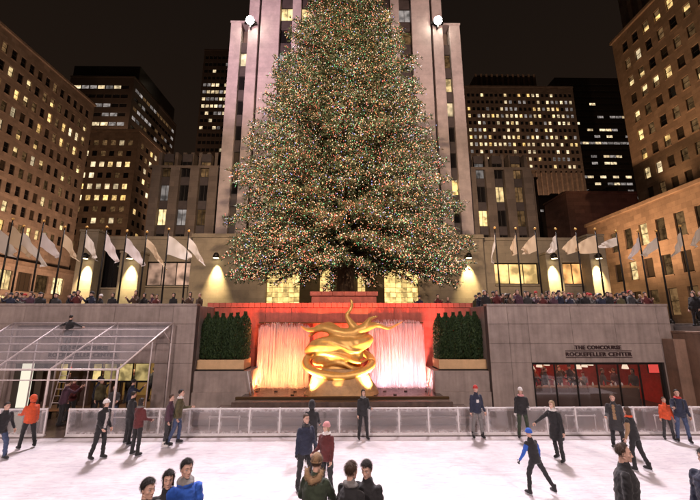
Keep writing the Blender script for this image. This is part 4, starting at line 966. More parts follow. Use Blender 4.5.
# unseen flood lights added behind the camera, brightening court, tree and tower
for s in (-1, 1):
    L0 = (s*17, -24, 27); f = empty('flood_light', L0, 0, 'added unseen roof edge fill light aimed into the court from behind, %s side' % ('tent' if s < 0 else 'restaurant'), 'lamp', 'added court fill lights')
    MB().box(-0.5,0.5,-0.3,0.1,-0.3,0.3).tube((0,-0.1,-2.5),(0,-0.1,-0.3),0.08).build('head', 'metal_dark', f)
    lamp('flood_lamp', 'SPOT', (L0[0], L0[1]+0.3, L0[2]), 38000, (1.0,0.77,0.72), (s*7, 19, 5.5), 2.5, 82, 0.7, f)
    lamp('tree_fill_lamp', 'SPOT', (L0[0]+s*1, L0[1]+0.3, L0[2]+0.8), 125000, (1.0,0.68,0.42), (0, 30, 20), 0.8, 36, 0.8, f)  # added fill that lifts the foliage beyond what its bulbs give
    lamp('facade_lamp', 'SPOT', (L0[0]+s*2, L0[1]+0.3, L0[2]+0.5), 270000 if s < 0 else 180000, (1.0,0.68,0.75) if s < 0 else (1.0,0.70,0.60), (s*13.5, 45, 44), 0.8, 25, 0.9, f)
# added flood lights that brighten the building fronts in place of city glow
for i, (p, t_, pw, c_) in enumerate((((-40,52,6),(-60,60,30),31000,(1.0,0.60,0.40)),((-44,66,6),(-60,68,18),11000,(1.0,0.60,0.40)),((33,50,6),(50,45,42),27000,(1.0,0.58,0.34)),((36,56,5.5),(44,54,12),2800,(1.0,0.62,0.32)),((33,44,5.5),(44,41,12),2300,(1.0,0.60,0.32)),((-60,92,6),(-75,100,34),14000,(1.0,0.62,0.38)),((52,62,6),(58,68,18),2600,(1.0,0.45,0.40)),((66,100,8),(70,130,60),150000,(1.0,0.62,0.42)),((-80,112,63.0),(-92,121,86),16000,(1.0,0.62,0.42)),((-68,124,63.0),(-80,136,86),9000,(1.0,0.62,0.42)),((46.5,50,22.6),(50,47,38),1500,(1.0,0.60,0.34)),((46.5,42,22.6),(50,39,38),1500,(1.0,0.60,0.34)),((-52,118,8),(-62,150,90),110000,(1.0,0.62,0.42)),((112,150,8),(128,175,90),90000,(1.0,0.62,0.42)),((-30,36,5),(-24,47,22),1100,(1.0,0.66,0.45)),((30,37,5),(24,47,22),1000,(1.0,0.66,0.45)),((-12,34,5),(-20,40,10),350,(1.0,0.75,0.4)),((14,34,5),(20,40,10),350,(1.0,0.72,0.4)))):
    f = empty('facade_fill', p, 0, 'added fill light washing a building front, %s along the plaza' % ORD[i], 'lamp', 'added facade fill lights')
    MB().tube((0,0,(PLAZA if p[2] < 20 else (RB+0.6 if p[2] < 40 else p[2]-0.8))-p[2]),(0,0,-0.3),0.07).box(-0.25,0.25,-0.2,0.2,-0.3,-0.02).build('head', 'metal_dark', f)
    lamp('facade_fill_lamp', 'SPOT', p, pw, c_, t_, 0.5, 100, 0.9, f)

# ================================================================== THE TREE
TX, TYY = 0.0, 30.0
PROF = [(8.6,7.4),(9.8,9.5),(11.8,10.4),(15.0,9.9),(19.8,8.7),(24.9,7.0),(29.2,5.45),(36.1,3.2),(40.0,1.6),(42.5,0.15)]
def prof(z): return 0.96*np.interp(z, [p[0] for p in PROF], [p[1] for p in PROF])
tree = empty('christmas_tree', (TX, TYY, PLAZA), 0, 'giant fir tree covered in thousands of coloured string lights', 'tree')
base_z = PLAZA
tk = MB(); tk.path([(0,0,0),(0.05,0,4),(0,0.05,14),(0.03,0,26),(0,0,37.8)], [0.85,0.72,0.5,0.28,0.03], 14); tk.build('trunk', 'bark', tree)
lm = MB(); rngt = np.random.default_rng(11)
tw_p, tw_d, tw_l = [], [], []           # twig start, direction, length
NB = 820
for i in range(NB):
    u = (i + rngt.random())/NB
    z = 9.7 + (42.0-9.7)*u**1.22
    a = i*2.39996 + rngt.normal(0, 0.15)
    rad = prof(z)*rngt.uniform(0.76, 1.08) + rngt.normal(0, 0.18)
    if rngt.random() < 0.10: rad += rngt.uniform(0.2, 0.8)
    if rad < 0.25: rad = 0.25
    hu = (z-9.7)/32.3
    rise = (0.02 + 0.40*hu)*rad; droop = 0.13*rad*(1-hu) + (0.07*rad*rngt.random() if hu < 0.06 else 0)
    npt = 7; pts = []
    for k in range(npt):
        t = k/(npt-1)
        pts.append(np.array([math.cos(a)*rad*t, math.sin(a)*rad*t*0.80, z - base_z - 0.04*rad + rise*t - droop*t*t + 0.10*math.sin(3*t+i)]))
    lm.path([tuple(p) for p in pts], [max(0.012, (0.05+0.008*rad)*(1-t_*0.85)) for t_ in np.linspace(0,1,npt)], 5)
    nt_ = int(8 + rad*6.0)
    for q in range(nt_):
        t = 0.22 + 0.78*(q+rngt.random())/nt_; k = min(npt-2, int(t*(npt-1))); fr = t*(npt-1)-k
        p = pts[k]*(1-fr)+pts[k+1]*fr; d = pts[k+1]-pts[k]; d /= np.linalg.norm(d)+1e-9
        side = np.cross(d, [0,0,1.0]); side /= np.linalg.norm(side)+1e-9
        sg = 1 if q % 2 else -1
        dir_ = d*rngt.uniform(0.5,1.0) + side*sg*rngt.uniform(0.4,1.0) + np.array([0,0,rngt.uniform(-0.55,0.35)])
        dir_ /= np.linalg.norm(dir_)
        tw_p.append(p); tw_d.append(dir_); tw_l.append(rngt.uniform(0.5,1.05)*(0.5+0.9*(1-t*0.5))*min(1.0, 0.35+rad/7))
o = lm.build('limbs', 'bark', tree); o['kind'] = 'stuff'
tw_p = np.array(tw_p); tw_d = np.array(tw_d); tw_l = np.array(tw_l); T = len(tw_p)
NPT = 15                                 # needle sprays per twig
idx = np.repeat(np.arange(T), NPT); n = len(idx)
t = rngt.random(n); c = tw_p[idx] + tw_d[idx]*(tw_l[idx]*t)[:,None]; c[:,2] -= 0.22*tw_l[idx]*t*t
d1 = tw_d[idx] + rngt.normal(0, 0.55, (n,3)); d1[:,2] += 0.15; d1 /= np.linalg.norm(d1,axis=1)[:,None]
d2 = np.cross(d1, rngt.normal(0,1,(n,3))); d2 /= np.linalg.norm(d2,axis=1)[:,None]
L = rngt.uniform(0.14,0.34,n)[:,None]; Wd = L*rngt.uniform(0.10,0.2,n)[:,None]
vs = np.stack([c-d2*Wd*0.3, c+d1*L*0.45-d2*Wd, c+d1*L, c+d1*L*0.45+d2*Wd], 1).reshape(-1,3)
o = link('crown', fast_mesh('crown', vs, np.arange(n*4).reshape(-1,4), ['fir_dark','fir_mid','fir_pale'], rngt.choice(3, n, p=[.5,.35,.15])), tree); o['kind'] = 'stuff'
# string lights: little bulbs along the twigs, thickest on the outside
NBULB = 80000
pr = (np.hypot(tw_p[:,0], tw_p[:,1]/0.8)/np.maximum(prof(tw_p[:,2]+base_z),0.3))**1.2 + 0.12
idx = rngt.choice(T, NBULB, p=pr/pr.sum())
c = tw_p[idx] + tw_d[idx]*(tw_l[idx]*rngt.uniform(0.1,1.05,NBULB))[:,None] + rngt.normal(0,0.06,(NBULB,3))
octv = np.array([(1,0,0),(-1,0,0),(0,1,0),(0,-1,0),(0,0,1.5),(0,0,-1.5)])
octf = np.array([(0,2,4),(2,1,4),(1,3,4),(3,0,4),(2,0,5),(1,2,5),(3,1,5),(0,3,5)])
r = rngt.uniform(0.015,0.036,NBULB)
vs = (c[:,None,:] + octv[None]*r[:,None,None]).reshape(-1,3); fs = (octf[None] + (np.arange(NBULB)*6)[:,None,None]).reshape(-1,3)
wts = np.array([b[2] for b in BULBS], float); 
cum = np.cumsum(wts/wts.sum()); shift = np.array([0.16*noise.noise(Vector((q[0]*0.55, q[1]*0.55, q[2]*0.55))) for q in c.tolist()])   # strings of one colour run together
mi = np.repeat(np.minimum(np.searchsorted(cum, np.clip(rngt.random(NBULB)+shift, 0, 0.9999)), len(BULBS)-1), 8)
o = link('string_lights', fast_mesh('string_lights', vs, fs, ['bulb_%d' % i for i in range(len(BULBS))], mi), tree); o['kind'] = 'stuff'
# stone planter in front of the trunk
pc = at(344,297,22.6); pw = 68*22.6/356/2
pl = empty('tree_planter', (pc.x, 22.9, PLAZA), 0, 'low stone plinth in front of the tree trunk above the red wall', 'plinth')
ptz = az(291.5,22.6)-PLAZA
MB().box(-pw+.1,pw-.1,-0.25,1.2,0,ptz-0.28).build('base', 'granite_red', pl, bevel=0.02)
for k in range(6): MB().box(-pw+k*pw/3+0.006,-pw+(k+1)*pw/3-0.006,-0.35,1.3,ptz-0.28,ptz).build('coping_stone', 'granite_red', pl, bevel=0.015)

# ================================================================== FLAGPOLES AND FLAGS
PY = 23.0
def flag(x, y, top, dx, dz, hoist, m_n, label, seed):
    rr_ = random.Random(seed); nu, nv = 24, 12; vs = []
    ph = rr_.random()*6; amp = rr_.uniform(0.08, 0.16)
    for i in range(nu+1):
        u = i/nu
        for j in range(nv+1):
            v = j/nv
            wdt = 1 - 0.72*u
            px_ = dx*(u**0.9) + 0.10*math.sin(5*u+ph)*u*(v-0.4); pz_ = dz*u**1.25 - hoist*v*wdt - 0.18*math.sin(math.pi*u)*v
            py_ = amp*math.sin(7*u+ph+2.2*v)*min(1,u*2.5) + 0.12*math.sin(11*u+5*v+ph)*u + 0.05*math.sin(19*u-4*v+2*ph)*u
            vs.append((px_, py_, pz_))
    fs = [(i*(nv+1)+j, (i+1)*(nv+1)+j, (i+1)*(nv+1)+j+1, i*(nv+1)+j+1) for i in range(nu) for j in range(nv)]
    b = MB(); b.add(vs, fs, 0, True); o = b.build('flag', m_n, loc=(x, y, top-0.25)); tag(o, label, 'flag', 'pale flags around the court')
def flagpole(px, py, label, k):
    p = at(px, py, PY); f = empty('flagpole', (p.x, PY, PLAZA), 0, label, 'flagpole', 'flagpoles around the court'); h = p.z-PLAZA
    MB().path([(0,0,0.3),(0,0,h*0.6),(0,0,h-0.1)],[0.06,0.05,0.035],8).build('pole', 'metal_dark', f); MB().lathe((0,0,0),[(0.16,0),(0.14,0.12),(0.08,0.3)],12).build('base', 'metal_dark', f)
    MB().ball((0,0,h),0.09,10,6).build('finial', 'gold', f); return p
lf = [(189,231,1.15,-1.65,.75,'cream'),(169,229,1.55,-1.25,1.25,'cream'),(147,232,1.45,-1.9,.55,'gold'),(127,231,1.35,-1.7,.95,'lilac'),(107,227,.95,-1.7,1.1,'lilac'),(87,227,.95,-1.6,.9,'cream'),(65,227,1.1,-1.6,.85,'gold'),(44,221,1.35,-1.5,.95,'lilac'),(24,226,1.75,-2.1,.8,'cream'),(13,219,1.7,-1.9,1.2,'gold'),(-2,221,1.6,-1.6,1.5,'cream')]
for k, (px, py, dx, dz, ho, m_n) in enumerate(lf):
    p = flagpole(px, py, 'dark flagpole on the tent side, %s counting from the tree' % ORD[k], k)
    flag(p.x+0.04, PY, p.z-0.1-(0.45 if k in (7,) else 0.12), dx, dz, ho, 'flag_'+m_n, '%s flag blowing from the %s flagpole from the tree on the tent side' % ({'cream':'cream white','lilac':'pale lilac','gold':'pale gold'}[m_n], ORD[k]), k)
rf = [(494.7,228,-.35,-1.9,.75,'cream'),(515.5,228.5,-.42,-.9,1.3,'gold'),(535,228.5,-1.0,-1.0,1.1,'gold'),(555.5,229,-.6,-.9,.95,'cream'),(575.5,229,-1.0,-.9,1.1,'gold'),(595,229,-1.5,-.7,1.2,'gold'),(616,231,-1.25,-.5,.55,'cream'),(638,231,-.85,-1.4,.8,'lilac'),(656,231,-1.25,-1.2,.75,'cream'),(680,226,-.8,-1.5,.9,'cream'),(702,216,-1.1,-1.6,.95,'cream')]
for k, (px, py, dx, dz, ho, m_n) in enumerate(rf):
    p = flagpole(px, py, 'dark flagpole on the restaurant side, %s counting from the tree' % ORD[k], k)
    flag(p.x-0.04, PY, p.z-0.2, dx, dz, ho, 'flag_'+m_n, '%s flag hanging from the %s flagpole from the tree on the restaurant side' % ({'cream':'cream white','lilac':'pale lilac','gold':'pale gold'}[m_n], ORD[k]), 40+k)
# railing posts along the parapet top
# ================================================================== PEOPLE
def v3(*a): return Vector(a)
def capsule(b, p0, p1, r0, r1, n=10):
    p0, p1 = Vector(p0), Vector(p1); d = (p1-p0); L = d.length; d = d/L if L > 1e-6 else v3(0,0,1)
    pts, rd = [], []
    for a in (80, 50, 20): pts.append(p0 - d*r0*math.sin(R(a))); rd.append(r0*math.cos(R(a)))
    pts += [p0.lerp(p1, .33), p0.lerp(p1, .67)]; rd += [r0+(r1-r0)*.33, r0+(r1-r0)*.67]
    for a in (20, 50, 80): pts.append(p1 + d*r1*math.sin(R(a))); rd.append(r1*math.cos(R(a)))
    b.path(pts, rd, n)
_head = {}
def head_shape(vox):
    """skull, jaw, brow, cheeks, nose, lips, chin and ears grown into one surface (x left, y forward, z up)"""
    if vox in _head: return _head[vox]
    b = MB(); b.ball((0,-.012,.035),(.073,.091,.082),20,14)
    b.rings([[(rx*math.cos(2*math.pi*q/20), cy+ry*math.sin(2*math.pi*q/20), z) for q in range(20)] for z, cy, rx, ry in ((-.117,.044,.014,.020),(-.103,.034,.034,.043),(-.072,.023,.051,.057),(-.036,.018,.060,.066),(0,.014,.064,.070),(.04,.010,.066,.073))])
    for sx in (-1, 1):
        capsule(b, (sx*.050,-.012,-.055), (sx*.018,.054,-.099), .019, .016); b.ball((sx*.038,.050,-.024),(.024,.022,.024),10,6)
        b.ball((sx*.010,.090,-.041),.0095,8,6); b.ball((sx*.074,-.008,-.008),(.011,.020,.031),10,6)
    b.path([(-.046,.062,.022),(-.020,.080,.025),(0,.080,.022),(.020,.080,.025),(.046,.062,.022)],[.007,.0105,.009,.0105,.007],8)
    b.path([(0,.078,.018),(0,.090,-.010),(0,.101,-.033),(0,.095,-.043)],[.008,.0095,.0125,.009],8)
    b.path([(-.023,.074,-.069),(-.007,.084,-.066),(0,.083,-.068),(.007,.084,-.066),(.023,.074,-.069)],[.003,.0055,.005,.0055,.003],8); b.path([(-.020,.074,-.078),(0,.084,-.079),(.020,.074,-.078)],[.003,.0065,.003],8)
    b.ball((0,.069,-.102),(.020,.018,.016),10,6); capsule(b, (0,-.02,-.05), (0,-.03,-.13), .052, .054)
    me = evaluated(b, vox, 2)
    V = np.array([v.co[:] for v in me.vertices]); Fc = [tuple(p.vertices) for p in me.polygons]; bpy.data.meshes.remove(me)
    lips = [abs(V[f[0]][0]) < .019 and -.083 < V[f[0]][2] < -.062 and V[f[0]][1] > .0815 for f in Fc]
    _head[vox] = (V, [f for f, l in zip(Fc, lips) if not l], [f for f, l in zip(Fc, lips) if l]); return _head[vox]
def head_mesh(b, c, fwd, up, s, skin, lip, eye, feat=True, vox=0.008, white=None):
    left = up.cross(fwd).normalized(); fwd = left.cross(up).normalized()
    V, fs_, fl_ = head_shape(vox if feat else 0.014)
    Mx = np.array([left[:], fwd[:], up[:]])*s; W_ = V @ Mx + np.array(c[:]); W_ = [tuple(q) for q in W_.tolist()]
    b.add(W_, fs_, skin, True)
    if fl_: b.add(W_, fl_, lip, True)
    if feat:
        def pt(x, y, z): return c + left*(x*s) + fwd*(y*s) + up*(z*s)
        for sx in (-1, 1):
            if white is not None: b.path([pt(sx*.019,.067,.001), pt(sx*.024,.073,.001), pt(sx*.031,.0745,.001), pt(sx*.038,.0715,.001), pt(sx*.043,.065,.001)], [.003*s,.0062*s,.0072*s,.0062*s,.003*s], 8, white)
            b.ball(pt(sx*.0305,.0785,.001), .0052*s, 8, 5, eye)
            b.path([pt(sx*.017,.074,.0085), pt(sx*.031,.0795,.0105), pt(sx*.044,.068,.0075)], [.002*s,.0028*s,.002*s], 6, eye)
            b.path([pt(sx*.014,.0885,.031), pt(sx*.030,.0845,.0345), pt(sx*.047,.067,.029)], [.0035*s,.0042*s,.002*s], 6, eye)
def hair_mesh(b, c, fwd, up, s, style):
    left = up.cross(fwd).normalized(); fwd = left.cross(up).normalized(); n, k = 26, 16; rs = []
    for i in range(k):
        ring = []
        for j in range(n):
            a = 2*math.pi*j/n; y = math.sin(a); x = math.cos(a)
            f0 = max(0.0, min(1.0, (y+0.10)/0.80)); f0 = f0*f0*(3-2*f0)
            sb = math.exp(-((y-0.12)/0.16)**2)          # sideburn in front of the ear
            low = {'short': 0.72*(1-f0)+0.30*f0-0.10*sb, 'long': 0.97*(1-f0)+0.30*f0, 'hat': 0.50+0.09*(1-f0), 'bald': 0.72*(1-f0)+0.20*f0-0.10*sb}[style] + (0.03*noise.noise(Vector((x*4+c.x*7, y*4, 1.3))) if style != 'hat' else 0)
            th = math.pi*low*(i+0.35)/(k-0.65); zz = math.cos(th); w = math.sin(th)
            nz_ = 1 + (0.07*noise.noise(Vector((x*3.0, y*3.0, i*0.3+c.x*9))) + 0.03*noise.noise(Vector((x*9, y*9, i*0.5))) if style != 'hat' else 0.012*math.sin(a*13))
            g_ = {'short':1.05,'long':1.08,'hat':1.13,'bald':1.0}[style]*nz_
            if y < 0.3 and zz < 0: w = max(w, 0.80 if style != 'long' else 0.92)
            zs_ = 0.093*(1.6 if (style == 'long' and zz < 0) else (0.95 if zz < 0 else 1.0))
            ring.append(c + left*(x*w*0.079*g_*s) + fwd*((y*w*0.098*g_ - 0.013)*s) + up*((zz*zs_*(g_ if zz > 0 else 1) + 0.034 + (0.006 if style == 'hat' else 0))*s))
        rs.append(ring)
    b.rings(rs[::-1], 0)
    if style == 'hat':
        ring = rs[-1]; b.path(ring + [ring[0]], 0.013*s, 8, 0)
def hand(b, wrist, d, palm_n, s, m, curl=0.5):
    """palm, four unequal bent fingers and a thumb leaving the side of the palm"""
    d = d.normalized(); sd = d.cross(palm_n).normalized(); pn = sd.cross(d).normalized()
    pc_ = wrist + d*0.045*s
    b.path([wrist - d*0.015*s, wrist + d*0.02*s, wrist + d*0.06*s, wrist + d*0.088*s], [0.024*s, 0.034*s, 0.040*s, 0.034*s], 8, m, flat=0.5)
    for k, (o_, ln) in enumerate(((-0.029,.070),(-0.010,.080),(0.010,.076),(0.028,.060))):
        p = wrist + d*0.082*s + sd*o_*s; q = p + (d*math.cos(curl*.7) + pn*math.sin(curl*.7))*ln*0.5*s; e = q + (d*math.cos(curl*1.8) + pn*math.sin(curl*1.8))*ln*0.5*s
        b.path([p, q, e], [0.0095*s, 0.009*s, 0.006*s], 6, m)
    p = wrist + d*0.03*s - sd*0.034*s; q = p + (d*0.6 - sd*0.7 + pn*0.3).normalized()*0.036*s; e = q + (d*0.9 - sd*0.1 + pn*0.4).normalized()*0.03*s
    b.path([p, q, e], [0.012*s, 0.011*s, 0.007*s], 6, m)

def seg_dist(P, a, b):
    a = np.array(a); b = np.array(b); ab = b-a; t = np.clip(((P-a)@ab)/max(1e-9, ab@ab), 0, 1)
    return np.linalg.norm(P-(a+t[:,None]*ab), axis=1)

def skeleton(h, ps):
    s = h/1.75; lean = R(ps.get('lean', 3)); sl = R(ps.get('side', 0))
    pel = v3(0,0,0.95*s)
    u = v3(math.sin(sl), -math.sin(lean)*math.cos(sl), math.cos(lean)*math.cos(sl)); fw = v3(0,-math.cos(lean),-math.sin(lean)); lf_ = v3(1,0,0)
    J = dict(pel=pel, u=u, fw=fw, s=s)
    J['neck'] = pel + u*0.53*s; J['headb'] = J['neck'] + u*0.07*s + fw*0.01*s
    hl = R(ps.get('nod', 0)); hu = (v3(0,-math.sin(lean*0.4+hl), math.cos(lean*0.4+hl))); J['hu'] = hu
    J['head'] = J['neck'] + u*0.06*s + hu*0.13*s + fw*0.015*s
    ht = R(ps.get('turn', 0)); J['hf'] = v3(math.sin(ht), -math.cos(ht)*math.cos(hl+lean*0.4), -math.sin(hl+lean*0.4))
    for sg, n_ in ((1,'l'),(-1,'r')):
        a, ab, k = [R(x) for x in ps.get('leg'+n_, (0,4,4))]
        hp = pel + lf_*sg*0.095*s - v3(0,0,0.03*s); th = v3(sg*math.sin(ab), -math.sin(a)*math.cos(ab), -math.cos(a)*math.cos(ab))
        kn = hp + th*0.43*s; sh = v3(sg*math.sin(ab)*0.9, -math.sin(a-k)*math.cos(ab), -math.cos(a-k)*math.cos(ab)); an = kn + sh.normalized()*0.42*s
        J['hip'+n_], J['kn'+n_], J['an'+n_] = hp, kn, an
        fa = R(ps.get('foot'+n_, 0)); J['ft'+n_] = v3(sg*math.sin(fa+R(8)), -math.cos(fa), 0)
        a, ab, e = [R(x) for x in ps.get('arm'+n_, (2,9,12))]
        so = pel + u*0.445*s + lf_*sg*0.172*s; ua = v3(sg*math.sin(ab), -math.sin(a)*math.cos(ab), -math.cos(a)*math.cos(ab)) ; 
        el = so + ua*0.29*s; fa_ = v3(sg*math.sin(ab)*(1-0.8*min(1,abs(e)/1.6)) , -math.sin(a+e)*math.cos(ab), -math.cos(a+e)*math.cos(ab)); wr = el + fa_.normalized()*0.25*s
        J['sh'+n_], J['el'+n_], J['wr'+n_], J['hd'+n_] = so, el, wr, fa_.normalized()
    lo = min(J['anl'].z, J['anr'].z); dz = (ps.get('ankle', 0.15)*s) - lo
    for k_ in list(J):
        if k_ in ('u','fw','s','hu','hf','hdl','hdr','ftl','ftr'): continue
        J[k_] = J[k_] + v3(0,0,dz)
    return J

def body_mesh(J, cl, voxel):
    s = J['s']; b = MB(); pel, u, fw = J['pel'], J['u'], J['fw']; lf_ = v3(1,0,0); fat = cl.get('fat', 1.0)
    def ell(t, rx, ry, off=0):
        c = pel + u*t*s + fw*off*s; return [c + lf_*(rx*fat*s*math.cos(2*math.pi*j/16)) + fw*(ry*fat*s*math.sin(2*math.pi*j/16)) for j in range(16)]
    coat = cl.get('coat', 0)
    if coat:
        c0 = pel - v3(0,0,coat*s); hem = [c0 + lf_*(0.235*s*math.cos(2*math.pi*j/16)) + v3(0,-1,0)*(0.19*s*math.sin(2*math.pi*j/16)) for j in range(16)]
        b.rings([hem, ell(-0.02,.200,.155), ell(0.14,.178,.140), ell(0.30,.190,.148,.01), ell(0.40,.182,.132), ell(0.46,.145,.11), ell(0.505,.098,.088), ell(0.54,.076,.074), ell(0.585,.074,.074)])
    else:
        b.rings([ell(-0.13,.168,.130), ell(-0.06,.182,.142), ell(0.06,.176,.142), ell(0.16,.172,.138), ell(0.30,.188,.148,.01), ell(0.40,.182,.132), ell(0.46,.145,.11), ell(0.505,.098,.088), ell(0.54,.076,.074), ell(0.585,.074,.074)])
    capsule(b, J['neck']-u*0.03*s, J['head']-J['hu']*0.05*s, 0.062*s, 0.055*s)
    if cl.get('scarf') or cl.get('hood'):
        q = J['neck'] + u*0.015*s; n_ = 14
        b.path([q + lf_*(0.085*s*math.cos(2*math.pi*j/n_)) + fw*(0.08*s*math.sin(2*math.pi*j/n_)) + u*(-0.02*s*math.sin(2*math.pi*j/n_)) for j in range(n_+1)], 0.042*s, 8)
    for n_ in 'lr':
        capsule(b, J['hip'+n_], J['kn'+n_], 0.100*s*fat, 0.074*s); capsule(b, J['kn'+n_], J['an'+n_]-v3(0,0,0.02*s), 0.072*s, 0.060*s)
        capsule(b, J['sh'+n_], J['el'+n_], 0.070*s, 0.058*s); capsule(b, J['el'+n_], J['wr'+n_], 0.054*s, 0.042*s)
    me = evaluated(b, voxel, 3)
    # cloth folds
    nv = len(me.vertices); co_ = np.zeros(nv*3, np.float32); me.vertices.foreach_get('co', co_); co_ = co_.reshape(-1,3)
    no_ = np.zeros(nv*3, np.float32); me.vertex_normals.foreach_get('vector', no_); no_ = no_.reshape(-1,3)
    sd_ = cl.get('seed', 0.0)
    f_ = np.array([noise.noise(Vector((q[0]*8+sd_, q[1]*8, q[2]*15)))*0.016 + noise.noise(Vector((q[0]*22, q[1]*22, q[2]*30+sd_)))*0.007 for q in co_.tolist()])
    me.vertices.foreach_set('co', (co_ + no_*(f_*s)[:,None]).astype(np.float32).ravel())
    npoly = len(me.polygons); P = np.zeros(npoly*3, np.float32); me.polygons.foreach_get('center', P); P = P.reshape(-1,3)
    zones = [('torso', J['pel'], J['pel']+u*0.42*s, .17), ('torso', J['shl'], J['shr'], .09), ('neck', J['neck']+u*0.085*s, J['head'], .055), ('torso', J['neck']-u*0.04*s, J['neck']+u*0.03*s, .075)]
    for n_ in 'lr':
        zones += [('leg', J['hip'+n_]-v3(0,0,.10*s), J['kn'+n_], .085), ('leg', J['kn'+n_], J['an'+n_], .055), ('arm', J['sh'+n_], J['el'+n_], .065), ('fore', J['el'+n_], J['wr'+n_], .048)]
    if cl.get('scarf') or cl.get('hood'): zones.append(('scarf', J['neck']-u*0.0*s, J['neck']+u*0.03*s, .118))
    D = np.stack([seg_dist(P, a, b_)/r for _, a, b_, r in zones], 1); best = D.argmin(1)
    mid = {'torso':0,'arm':cl.get('armslot',0),'fore':cl.get('armslot',0),'leg':1,'neck':2,'scarf':3}
    mi = np.array([mid[zones[k][0]] for k in best])
    hemz = J['pel'].z - (coat*s if coat else 0.10*s)
    isleg = np.array([zones[k][0] == 'leg' for k in best]); mi[isleg & (P[:,2] > hemz+0.005)] = 0
    mats = [cl['top'], cl['legs'], cl.get('skin','skin'), cl.get('scarf') or cl.get('hood') or cl['top'], cl.get('arms', cl['top'])]
    if cl.get('stripe'):                                  # paler panel on the chest
        fr = (P-np.array(pel))@np.array(fw); hz = (P-np.array(pel))@np.array(u); sel = (mi == 0) & (fr > 0.05*s) & (abs(P[:,0]) < cl['stripe'][0]*s) & (hz > cl['stripe'][1]*s) & (hz < cl['stripe'][2]*s); mi[sel] = 3
        mats[3] = cl['stripe'][3]
    me.materials.clear()
    for m in mats: me.materials.append(M[m])
    me.polygons.foreach_set('material_index', mi.astype(np.int32)); me.polygons.foreach_set('use_smooth', np.ones(npoly, bool)); me.update()
    return me, mats

